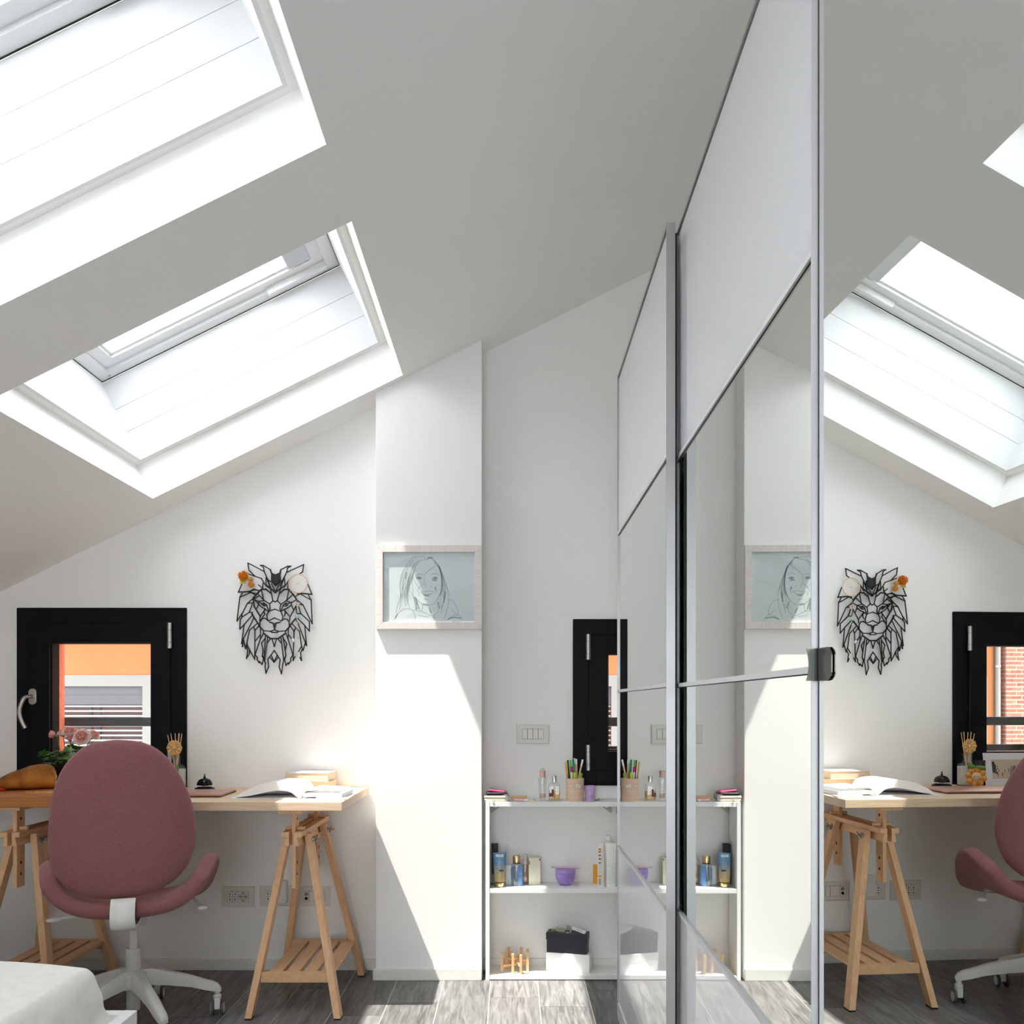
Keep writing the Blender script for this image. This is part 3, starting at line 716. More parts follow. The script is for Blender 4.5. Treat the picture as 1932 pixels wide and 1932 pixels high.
# square perfume
c = on(1046, 1511, Z1)
pf = thing('square_perfume_bottle', 'square-shouldered amber perfume bottle with silver cap', 'perfume bottle', c + Vector((0, .012, 0)))
rloft(MB(), [(.0235, .0125, .005, 0), (.0245, .013, .005, .003), (.0245, .013, .005, .070), (.020, .011, .005, .077), (.007, .007, .0065, .0785), (.007, .007, .0065, .082)]).build('glass', M_CLEAR, pf)
rloft(MB(), [(.0225, .011, .004, .004), (.0228, .0113, .004, .040)]).build('perfume', M_LIQ, pf)
MB().lathe([(.0098, .0815), (.0098, .1068), (.009, .1078)], n=20).build('cap', M_SILVER, pf)
lb = MB().box(-.0235, -.004, -.0136, -.0132, .018, .034).box(-.012, -.004, -.0136, -.0132, .034, .050).build('label_print', M_PRT, pf, smooth=0)
scribble(scribble(MB(), -.008, .056, .022, .004, -.0136, 8), 0, .046, .016, .004, -.0136, 9).build('lettering', mat('violet print', (.25, .12, .32), .6), pf, smooth=0)
# pencil cup
c = on(1085.2, 1511.5, Z1) + Vector((0, .037, 0)); c.y = 3.782
CUP = c
cup = thing('pencil_cup', 'round birch veneer cup holding pens and pencils', 'cup', c)
M_BIRCH = grain('birch veneer', (0.68, 0.48, 0.34), (0.78, 0.60, 0.45), (3, 3, 30), 4, 5, .55)
MB().lathe([(.0385, 0), (.039, .002), (.039, .0985), (.0368, .0985), (.0365, .004), (.001, .004)], n=36).build('cup', M_BIRCH, cup)
for zz in (.022, .05, .071): 
    for aa in (200, 235, 262, 300): MB().tube([(.0391 * math.cos(R(aa + d)), .0391 * math.sin(R(aa + d)), zz + (aa % 7) * .001) for d in (0, 4, 8)], .0005, 5).build('wood_knot', mat('brown knot', (.22, .1, .05), .8), cup)
w_ = MB(); n = 8
for i in range(n):
    a0, a1 = R(270 + 35 * i / n), R(270 + 35 * (i + 1) / n)
    zz = [.076 - .006 * i / n, .076 - .006 * (i + 1) / n]
    w_.add([(.0394 * math.cos(a0), .0394 * math.sin(a0), zz[0] - .014), (.0394 * math.cos(a1), .0394 * math.sin(a1), zz[1] - .014), (.0394 * math.cos(a1), .0394 * math.sin(a1), zz[1]), (.0394 * math.cos(a0), .0394 * math.sin(a0), zz[0] + .002)], [(0, 1, 2, 3)])
w_.build('pale_patch', mat('pale veneer patch', (.78, .76, .66), .7), cup, smooth=0)  # paler slanting band on the cup front
def pen(name, top, foot, r, col, label, cat, tipcol=None, capfrac=.3, bodycol=None):
    t0 = Vector((foot[0], foot[1], .005)); t1 = Vector(top); d = t1 - t0; L_ = d.length; d.normalize()
    rt = thing(name, label, cat, CUP + t0, 0, 'pens and pencils in the birch cup')
    rt.rotation_euler = d.to_track_quat('Z', 'Y').to_euler()
    m1 = mat(name + ' body', bodycol or col, .4); m2 = mat(name + ' end', tipcol or col, .45)
    MB().lathe([(.001, 0), (r, .012), (r, L_ * (1 - capfrac))], n=8).build('barrel', m1, rt)
    MB().lathe([(r * 1.08, L_ * (1 - capfrac)), (r * 1.08, L_ - .002), (r * .7, L_)], n=12).build('end', m2, rt)
def top(u, v, y=0): Y = CUP.y + y; q = P(u, v, Y); return (q.x - CUP.x, y, q.z - CUP.z)
pen('ochre_pencil', top(1067, 1437.5, .0), (-.022, .0), .0034, (.72, .38, .05), 'ochre fineliner leaning furthest left in the cup', 'pen', bodycol=(.55, .25, .06), capfrac=.35)
pen('black_pencil', top(1071, 1434, .018), (-.016, .016), .0034, (.015, .015, .016), 'black pencil standing in the birch cup', 'pencil')
pen('green_felt_pen', top(1075, 1434, .004), (-.010, .004), .0042, (.17, .52, .03), 'leaf green felt pen in the birch cup', 'pen', bodycol=(.2, .6, .03), capfrac=.38)
pen('teal_felt_pen', top(1081, 1433, .012), (.002, .014), .0042, (.0, .30, .20), 'teal green felt pen in the birch cup', 'pen', capfrac=.42)
pen('plain_pencil', top(1084, 1430.5, .024), (.006, .024), .0035, (.72, .5, .34), 'plain wooden pencil with white end beside the teal pen', 'pencil', tipcol=(.8, .78, .75), capfrac=.12)
pen('striped_pencil', top(1087.5, 1432, .008), (.012, .008), .0035, (.72, .5, .34), 'plain wooden pencil with white end in the middle right of the cup', 'pencil', tipcol=(.82, .82, .82), capfrac=.13)
pen('leaning_pencil', top(1099.5, 1433, .002), (-.004, .002), .0038, (.74, .53, .37), 'wooden pencil leaning right across the cup rim', 'pencil', tipcol=(.84, .84, .83), capfrac=.16)
pen('magenta_glue_pen', top(1077.5, 1446, -.014), (-.006, -.012), .0050, (.80, .80, .80), 'short white and magenta pen at the front of the cup', 'pen', tipcol=(.60, .0, .18), capfrac=.17)
pen('lime_highlighter', top(1084.3, 1457.5, -.020), (.004, -.016), .0055, (.62, .72, .0), 'short lime yellow highlighter at the front of the cup', 'pen')
pen('green_eraser_stick', top(1096, 1458.5, -.014), (.004, -.010), .0085, (.24, .42, .06), 'thick green ended stick leaning on the right cup rim', 'eraser', bodycol=(.7, .5, .34), capfrac=.16)
# lilac jar
c = on(1113, 1511, Z1) + Vector((0, .022, 0)); c.y = 3.775
j = thing('lilac_jar', 'small lilac jar with ridged lid next to the birch cup', 'jar', c)
M_LILAC = mat('lilac plastic', (.50, .36, .66), .4)
MB().lathe([(.0195, 0), (.0205, .002), (.0212, .045), (.0205, .050)], n=24).build('body', mat('lilac glass', (.52, .38, .62), .15), j)
rings = []
for zz, rr_, amp in ((.046, .0222, .06), (.049, .0232, .05), (.062, .0235, .0), (.066, .0225, 0), (.0672, .018, 0)):
    rings.append([(rr_ * (1 + amp * math.cos(i / 40 * 2 * math.pi * 6)) * math.cos(i / 40 * 2 * math.pi), rr_ * math.sin(i / 40 * 2 * math.pi) * (1 + amp * math.cos(i / 40 * 2 * math.pi * 6)), zz) for i in range(40)])
MB().loft(rings).build('lid', M_LILAC, j)
scribble(scribble(MB(), -.003, .022, .016, .008, -.0216, 21, .0014), -.001, .013, .012, .006, -.0214, 22, .0012).build('lettering', mat('navy print', (.05, .04, .16), .6), j, smooth=0)
c = on(1125.5, 1511, Z1)
single(MB().box(-.012, .010, -.004, .004, 0, .005).box(.004, .012, -.004, .004, .0045, .009), 'blue_clip', mat('dusty blue plastic', (.2, .27, .36), .4), c + Vector((.002, .005, 0)), 'tiny dusty blue clip lying to the right of the lilac jar', 'clip', bevel=.001)

# --- middle board
M_BLUE = mat('blue tube', (.10, .27, .48), .3)
c = on(928, 1669, Z2); c.y = 3.835
bx = thing('black_carton', 'narrow black carton standing behind the blue tube', 'box', Vector((-.0935 + .018, 3.835, Z2)))
MB().box(-.0145, .0145, -.014, .014, 0, .176).build('carton', M_PRTB, bx, smooth=0, bevel=.0008)
scribble(scribble(MB(), -.011, .12, .02, .006, -.0144, 31), -.011, .10, .02, .006, -.0144, 32).box(-.012, .008, -.0145, -.0142, .006, .045).build('label_print', mat('grey print', (.25, .25, .26), .6), bx, smooth=0)
# blue tube: cap down, crimp up; colour fades from blue to gold by height
M_TUBE = mat('blue to gold tube', (.10, .27, .48), .28); nt, b = nodes(M_TUBE)
tc = nt.nodes.new('ShaderNodeTexCoord'); sx = nt.nodes.new('ShaderNodeSeparateXYZ'); cr = nt.nodes.new('ShaderNodeValToRGB')
mr = nt.nodes.new('ShaderNodeMapRange'); mr.inputs[1].default_value = .02; mr.inputs[2].default_value = .148
e = cr.color_ramp.elements; e[0].position = 0; e[0].color = (.50, .35, .13, 1); e[1].position = 1; e[1].color = (.10, .28, .50, 1)
x_ = e.new(.38); x_.color = (.42, .36, .22, 1); x_ = e.new(.6); x_.color = (.13, .26, .42, 1)
nt.links.new(tc.outputs['Object'], sx.inputs[0]); nt.links.new(sx.outputs[2], mr.inputs[0]); nt.links.new(mr.outputs[0], cr.inputs[0]); nt.links.new(cr.outputs[0], b.inputs['Base Color'])
M_GOLD = mat('brushed gold cap', (.72, .52, .27), .28, metal=1.0)
c = on(942.5, 1674.5, Z2) + Vector((0, .022, 0))
tb = thing('blue_lotion_tube', 'blue to gold lotion tube standing on its gold cap', 'tube', c)
rings = []
for zz, hx, hy in ((.022, .0225, .0205), (.06, .0245, .018), (.10, .0262, .0115), (.135, .0275, .005), (.147, .0285, .0014)):
    rings.append([(hx * math.cos(i / 20 * 2 * math.pi), hy * math.sin(i / 20 * 2 * math.pi), zz + (.0022 * math.cos(i / 20 * 2 * math.pi) if zz > .14 else 0)) for i in range(20)])
MB().loft(rings).build('tube', M_TUBE, tb)
MB().lathe([(.0205, 0), (.0212, .0015), (.0212, .018)], n=24).build('cap', M_GOLD, tb)
MB().lathe([(.0209, .018), (.0209, .0215)], n=24).build('cap_band', M_PRTB, tb)
MB().obox((.0, -.0060, .134), (1, 0, 0), (0, .96, -.28), (0, .28, .96), .0165, .0003, .0052).build('label', M_PAPER, tb, smooth=0)
scribble(MB(), -.0105, .134, .021, .004, -.0066, 41, .0011).build('lettering', M_PRTB, tb, smooth=0)
mb = MB()
for zz, yy, sd_ in ((.108, -.0133, 42), (.099, -.0148, 43), (.091, -.0160, 44)): scribble(mb, -.008, zz, .024, .004, yy, sd_)
mb.build('lettering', M_PRTW, tb, smooth=0)
MB().box(-.002, .018, -.0196, -.0170, .069, .0755).build('label_print', mat('navy print', (.05, .04, .16), .6), tb, smooth=0)
c = on(961, 1668, Z2)
single(MB().box(-.0165, .0165, -.012, .012, 0, .083), 'white_carton', M_PAPER, Vector((c.x, 3.83, Z2)), 'plain white carton between the blue tube and spray bottle', 'box', bevel=.0008, smooth=0)
# blue body spray
c = on(975, 1672.5, Z2) + Vector((0, .02, 0))
sp = thing('blue_spray_bottle', 'clear blue body spray bottle with gold cap', 'spray bottle', c)
M_BLIQ = pane('blue tinted liquid', (.80, .86, .94), .04)
MB().lathe([(.0245, 0), (.0255, .002), (.0255, .090), (.0235, .0955), (.013, .0965)], n=28).build('bottle', M_CLEAR, sp)
MB().lathe([(.0235, .004), (.0238, .080)], n=28).build('liquid', M_BLIQ, sp)
MB().lathe([(.0168, .0965), (.0168, .1005)], n=24).build('collar', M_PRTB, sp)
MB().lathe([(.0172, .1006), (.0174, .129), (.0160, .1308)], n=28).build('cap', M_GOLD, sp)
def wrap(mb, r, a0, a1, z0, z1, n=10):
    for i in range(n):
        b0, b1 = R(a0 + (a1 - a0) * i / n), R(a0 + (a1 - a0) * (i + 1) / n)
        mb.add([(r * math.cos(q), r * math.sin(q), z) for z in (z0, z1) for q in (b0, b1)], [(0, 1, 3, 2)])
    return mb
wrap(wrap(MB(), .0257, 285, 360, .004, .090), .0257, 180, 222, .03, .078).build('label_film', mat('blue label film', (.12, .27, .58), .4), sp)
scribble(scribble(MB(), .012, .062, .010, .004, -.0240, 45), .012, .054, .010, .004, -.0240, 46).build('lettering', M_PRTW, sp, smooth=0)
MB().tube(spline([(-.002, 0, .095), (-.004, .0, .05), (-.011, -.004, .006)], 4), .0014, 6).build('dip_tube', M_PRTW, sp)
c = on(990, 1667.5, Z2)
sp = thing('peach_spray_bottle', 'clear peach body mist bottle behind the blue spray', 'spray bottle', Vector((.058, 3.84, Z2)))
MB().lathe([(.021, 0), (.022, .002), (.022, .098), (.018, .104), (.009, .105)], n=24).build('bottle', M_CLEAR, sp)
MB().lathe([(.0200, .004), (.0202, .080)], n=24).build('liquid', pane('peach liquid', (.93, .78, .68), .04), sp)
MB().lathe([(.010, .105), (.010, .128), (.009, .129)], n=20).build('cap', mat('clear grey cap', (.6, .6, .62), .2), sp)
c = on(1007, 1667.5, Z2)
bx = thing('cream_carton', 'cream printed carton with green corner marks on the shelf', 'box', Vector((c.x + .001, 3.83, Z2)), R(9))
M_CREAMP = mat('cream card', (.70, .67, .52), .7)
MB().box(-.0255, .0255, -.018, .018, 0, .117).build('carton', M_CREAMP, bx, smooth=0, bevel=.0008)
mb = MB()
for i in range(11): scribble(mb, -.016, .018 + i * .0078, .034, .003, -.0184, 60 + i, .0012)
mb.build('lettering', mat('pale teal print', (.42, .58, .52), .7), bx, smooth=0)
MB().box(.019, .0256, -.0186, -.0182, .106, .112).box(-.0256, -.022, -.0186, -.0182, .088, .104).build('label_print', mat('green print', (.06, .16, .07), .7), bx, smooth=0)
# purple bowl jar
c = on(1067.5, 1671.5, Z2) + Vector((0, .03, 0))
j = thing('purple_cream_jar', 'rounded purple cream jar with a wand lying on top', 'jar', c)
M_PURP = mat('purple plastic', (.36, .25, .62), .35)
MB().lathe([(.022, 0), (.0245, .001), (.034, .012), (.0425, .030), (.0438, .0515)], n=36).build('body', M_PURP, j)
MB().lathe([(.0440, .0525), (.0440, .066), (.041, .0705), (.001, .071)], n=36).build('lid', M_PURP, j)
mb = MB()
for i in range(4): scribble(mb, .006, .044 - i * .0052, .024 - .002 * i, .003, -.0425 + i * .0022, 80 + i, .0014)
mb.build('lettering', mat('deep purple print', (.16, .08, .34), .6), j, smooth=0)
wn = thing('pink_wand', 'slim pink and clear wand lying across the purple jar', 'wand', c + Vector((0, -.005, .0745)), 0)
wn.rotation_euler = (0, R(2), 0)
MB().lathe([(.0032, -.062), (.0032, .064)], n=10, axis=0).build('shaft', mat('pearl pink', (.74, .5, .52), .25), wn)
MB().lathe([(.0026, -.063), (.0045, -.060), (.0045, -.050), (.003, -.048)], n=10, axis=0).build('tip', M_CLEAR, wn)
# right end: orange carton, tube, bottles
single(MB().box(-.011, .011, -.014, .014, 0, .080), 'orange_carton', mat('orange card', (.80, .36, .02), .55), Vector((.3685, 3.845, Z2)), 'small bright orange carton at the right of the middle board', 'box', bevel=.0008, smooth=0)
bt = thing('white_lotion_bottle', 'tall white bottle with narrow neck at the back of the middle board', 'bottle', Vector((.422, 3.835, Z2)))
MB().lathe([(.028, 0), (.029, .003), (.029, .165), (.026, .182), (.012, .190)], n=28).build('bottle', mat('white plastic', (.80, .80, .80), .4), bt)
MB().lathe([(.0118, .190), (.0118, .211), (.0105, .212)], n=20).build('cap', mat('white cap', (.82, .82, .82), .35), bt)
t1 = thing('striped_shampoo_tube', 'clear shampoo tube with black and yellow print', 'tube', Vector((.384, 3.772, Z2)))
M_TRW = mat('milky plastic', (.80, .76, .70), .35)
rloft(MB(), [(.0150, .015, .012, 0), (.0155, .0155, .012, .12), (.013, .008, .006, .172), (.012, .0015, .001, .187)]).build('tube', M_TRW, t1)
mb = MB()
for zz in (.165, .152, .138, .122, .105): mb.box(-.012, -.002, -.0160, -.0157, zz - .002, zz + .002)
for i in range(9): scribble(mb, -.013, .062 + i * .009, .016, .003, -.0162, 100 + i, .0009)
for i in range(7): mb.box(-.012, -.001, -.0162, -.0158, .012 + i * .004, .0135 + i * .004)
mb.build('lettering', M_PRTB, t1, smooth=0)
MB().box(-.014, .002, -.0159, -.0156, .156, .161).box(-.014, .002, -.0159, -.0156, .045, .053).build('label_print', mat('yellow print', (.75, .45, .02), .6), t1, smooth=0)
wrap(MB(), .0158, 300, 350, .02, .11).build('label_film', mat('red print', (.62, .10, .07), .6), t1)
t2 = thing('aqua_shower_tube', 'white shower tube with aqua print next to the wardrobe door', 'tube', Vector((.428, 3.776, Z2)))
rloft(MB(), [(.0225, .019, .015, 0), (.0235, .020, .015, .012), (.0235, .016, .012, .10), (.0240, .0015, .001, .186)]).build('tube', mat('pearl white plastic', (.80, .80, .76), .35), t2)
mb = MB()
for i in range(12): scribble(mb, -.016, .02 + i * .0075, .034, .003, -.0210 + i * .0004, 120 + i, .0012)
mb.build('lettering', mat('aqua print', (.45, .68, .68), .6), t2, smooth=0)

# --- bottom board: nested plant stands, boxes, keys
M_BAMB = grain('bamboo', (0.66, 0.38, 0.17), (0.78, 0.50, 0.26), (14, 14, 1.5), 6, 4, .45)
def stand(posts, zb, label, gap):
    cx_ = sum(p[0] for p in posts) / 4; cy_ = sum(p[1] for p in posts) / 4
    r = thing('plant_stand', label, 'plant stand', (cx_, cy_, Z3), 0, 'bamboo plant stands on the bottom board')
    o_ = Vector((cx_, cy_, 0))
    for x, y in posts: MB(o_).box(x - .0055, x + .0055, y - .0055, y + .0055, 0, .0835).build('post', M_BAMB, r, smooth=0, bevel=.0006)
    for i, (a_, b_) in enumerate(((posts[0], posts[2]), (posts[1], posts[3]))):
        A_ = Vector((*a_, zb + i * gap)); B_ = Vector((*b_, zb + i * gap)); d = (B_ - A_).normalized(); A_ += d * .0055; B_ -= d * .0055
        n_ = Vector((-d.y, d.x, 0))
        MB(o_).obox((A_ + B_) / 2, d, n_, (0, 0, 1), (B_ - A_).length / 2, .004, .0045).build('cross_bar', M_BAMB, r, smooth=0)
def four(cx_, cy_, r_, a0): return [(cx_ + r_ * math.cos(R(a0 + 90 * i)), cy_ + r_ * math.sin(R(a0 + 90 * i))) for i in range(4)]
stand(four(.012, 3.803, .062, 205), .026, 'larger bamboo cross plant stand at the left of the bottom board', .0092)
stand(four(.022, 3.806, .049, 158), .046, 'smaller bamboo cross plant stand nested inside the larger one', .0092)
def boxlid(name, corner, ang, wx, dy, h, lidh, over, m, z, label):
    r = thing(name, label, 'box', (corner[0], corner[1], z), ang)
    MB().box(-wx + over, -over, over, dy - over, 0, h - .002).build('base', m, r, smooth=0, bevel=.0012)
    MB().box(-wx, 0, 0, dy, h - lidh, h).build('lid', m, r, smooth=0, bevel=.0015)
    return r
boxlid('white_box', (.333, 3.751), R(-14), .192, .068, .080, .040, .0008, mat('white card box', (.85, .85, .85), .5), Z3, 'white lidded box on the bottom board under the black box')
boxlid('black_box', (.322, 3.752), R(-14), .180, .066, .086, .031, .0025, mat('navy black card box', (.012, .012, .022), .45), Z3 + .080, 'navy black lidded box on top of the white box')
TZ = Z3 + .166
kx, ky = .235, 3.805
k_ = thing('key_ring', 'key ring with two grey felt fobs lying on the black box', 'keys', (kx, ky, TZ), R(-14))
M_FELT = grain('grey felt', (.25, .235, .21), (.42, .40, .36), (1, 1, 1), 200, 4, .95)
mb = MB(); mb.tube([(-.052 + .0125 * math.cos(q), .004 + .0125 * math.sin(q), .0018) for q in [2 * math.pi * i / 20 for i in range(21)]], .0016, 6); mb.build('ring', MATS['gold metal'], k_)
MB().obox((-.022, -.012, .010), (.96, 0, -.1), (0, .8, .55), (.1, -.55, .8), .020, .011, .0022).build('fob', M_FELT, k_, smooth=0)
MB().obox((.012, .012, .013), (.8, -.2, -.4), (0, .8, .55), (.4, -.55, .7), .014, .010, .0022).build('fob', M_FELT, k_, smooth=0)
MB().box(.004, .018, -.022, -.006, 0, .003).cyl((.020, -.012, .004), (.026, -.012, .004), .004).build('key', M_STEEL, k_, smooth=0)
tg = thing('price_tag', 'white swing tag leaning across the black box', 'tag', (kx + .053, ky - .012, TZ + .0105), R(-14))
tg.rotation_euler = (R(28), R(13), R(-30))
MB().prism([(-.034, 0), (-.028, .009), (.034, .009), (.034, -.009), (-.028, -.009)], lambda a_, b_, d: (a_, b_, d), 0, .0008).build('card', M_PAPER, tg, smooth=0)
s2 = MB()
for i in range(9): s2.box(-.010 + i * .0034, -.0085 + i * .0034, -.002, .002, .0009, .0011)
s2.build('lettering', M_PRTB, tg, smooth=0)

# ------------------------------------------------------------------ switch and socket plates
M_PLATE = mat('ivory plastic plate', (.70, .685, .63), .4); M_MOD = mat('ivory module', (.74, .725, .68), .4)
def plate(name, u0, u1, v0, v1, label, kind):
    p0 = P(u0, v1, YW); p1 = P(u1, v0, YW); c = (p0 + p1) / 2; hx, hz = (p1.x - p0.x) / 2, (p1.z - p0.z) / 2
    r = thing(name, label, 'light switch' if kind == 'switch' else 'socket', (c.x, YW, c.z))
    mb = MB()
    rings = []
    for q, y in ((0, -.0), (0, -.007), (.0025, -.0095)): rings.append([(x * (1 - q / hx), y, z * (1 - q / hz)) for x, z in ((-hx, -hz), (hx, -hz), (hx, hz), (-hx, hz))])
    mb.loft(rings).build('plate', M_PLATE, r, smooth=0)
    W_, Z_ = .047, .0235
    MB().box(-W_, W_, -.0102, -.0094, -Z_, Z_).build('gap', M_DARK, r, smooth=0)
    def module(xa, xb, nm='module'): return MB().box(xa + .0008, xb - .0008, -.0118, -.0096, -Z_ + .0008, Z_ - .0008).build(nm, M_MOD, r, smooth=0, bevel=.0008)
    q = W_ / 2
    def holes(pa, xs):
        for x in xs:
            for z, h in ((.0115, .0035), (0, .0018), (-.0115, .0035)):
                MB().box(x - .0022, x + .0022, -.0121, -.0117, z - h, z + h).build('hole', M_DARK, pa, smooth=0)
    if kind == 'switch':
        for i in range(4):
            m = module(-W_ + i * q, -W_ + (i + 1) * q, 'button')
            xc = -W_ + (i + .5) * q
            if i == 3:
                for z, s_ in ((.018, 1), (-.018, -1)): MB().prism([(xc - .0035, z - s_ * .0018), (xc + .0035, z - s_ * .0018), (xc, z + s_ * .0025)], lambda a_, b_, d: (a_, d, b_), -.0121, -.0117).build('arrow_mark', mat('grey print', (.25, .25, .26), .6), m, smooth=0)
            if i == 2: MB().box(xc - .003, xc + .003, -.0121, -.0117, -.021, -.015).build('indicator', M_GREYP, m, smooth=0)
    else:
        if kind in ('schuko', 'plain'):
            m = module(-W_, -W_ + q); holes(m, [-W_ + q / 2])
            m = module(-W_ + q, 0); holes(m, [-q / 2])
        if kind == 'schuko':
            m = module(0, W_)
            MB().lathe([(.0205, -.0125), (.0205, -.0119), (.019, -.0118)], (q, 0, 0), 28, 1).build('round_socket', mat('ivory socket recess', (.55, .54, .49), .5), m)
            for x, z in ((-.012, .001), (0, .001), (.012, .001)): MB().box(q + x - (.004 if x else .0018), q + x + (.004 if x else .0018), -.0129, -.0124, z - .0018, z + .0018).build('hole', M_DARK, m, smooth=0)
            for z in (.018, -.018): MB().box(q - .003, q + .003, -.0129, -.0124, z - .0018, z + .0018).build('hole', M_DARK, m, smooth=0)
        if kind == 'plain': module(0, W_)
        if kind == 'tv':
            m = module(-W_, -W_ + q)
            for z, mm_ in ((.0095, M_STEEL), (-.0095, M_DARK)):
                MB().lathe([(.0072, -.0128), (.0072, -.0117)], (-W_ + q / 2, 0, z), 20, 1).build('aerial_socket', M_DARK, m)
                MB().lathe([(.0045, -.0132), (.0045, -.0127)], (-W_ + q / 2, 0, z), 16, 1).build('aerial_pin', mm_, m)
            module(-W_ + q, q); module(q, W_)
    return r
plate('light_switch', 975, 1035.5, 1366.5, 1403, 'ivory four-button switch plate above the shelf left of the narrow window', 'switch')
plate('power_socket', 419, 481.5, 1672, 1710, 'ivory socket plate with round socket just right of the chair', 'schuko')
plate('power_socket', 491.5, 552, 1671.5, 1708.5, 'ivory socket plate in the middle with an adapter plugged in', 'plain')
plate('aerial_socket_plate', 564, 624, 1671.5, 1708.5, 'ivory plate with round aerial sockets behind the trestle', 'tv')
p0 = P(516, 1701, YW - .012); p1 = P(543, 1660, YW - .012)
ad = thing('plug_adapter', 'white plug-in network adapter in the middle socket', 'adapter', (((p0.x + p1.x) / 2), YW - .0118, (p0.z + p1.z) / 2))
hx, hz = (p1.x - p0.x) / 2, (p1.z - p0.z) / 2
MB().box(-hx, hx, -.035, 0, -hz, hz).build('body', mat('white adapter plastic', (.78, .77, .74), .4), ad, smooth=0, bevel=.004)
for i in range(3): MB().box(-hx + .004, -hx + .0065, -.0354, -.0349, hz - .026 - i * .006, hz - .0235 - i * .006).build('led', mat('green led', (.10, .30, .05), .4) if i == 1 else M_DARK, ad, smooth=0)
MB().cyl((hx - .012, -.0356, -hz + .014), (hx - .012, -.0349, -hz + .014), .004, n=14).build('button', M_GREYP, ad)
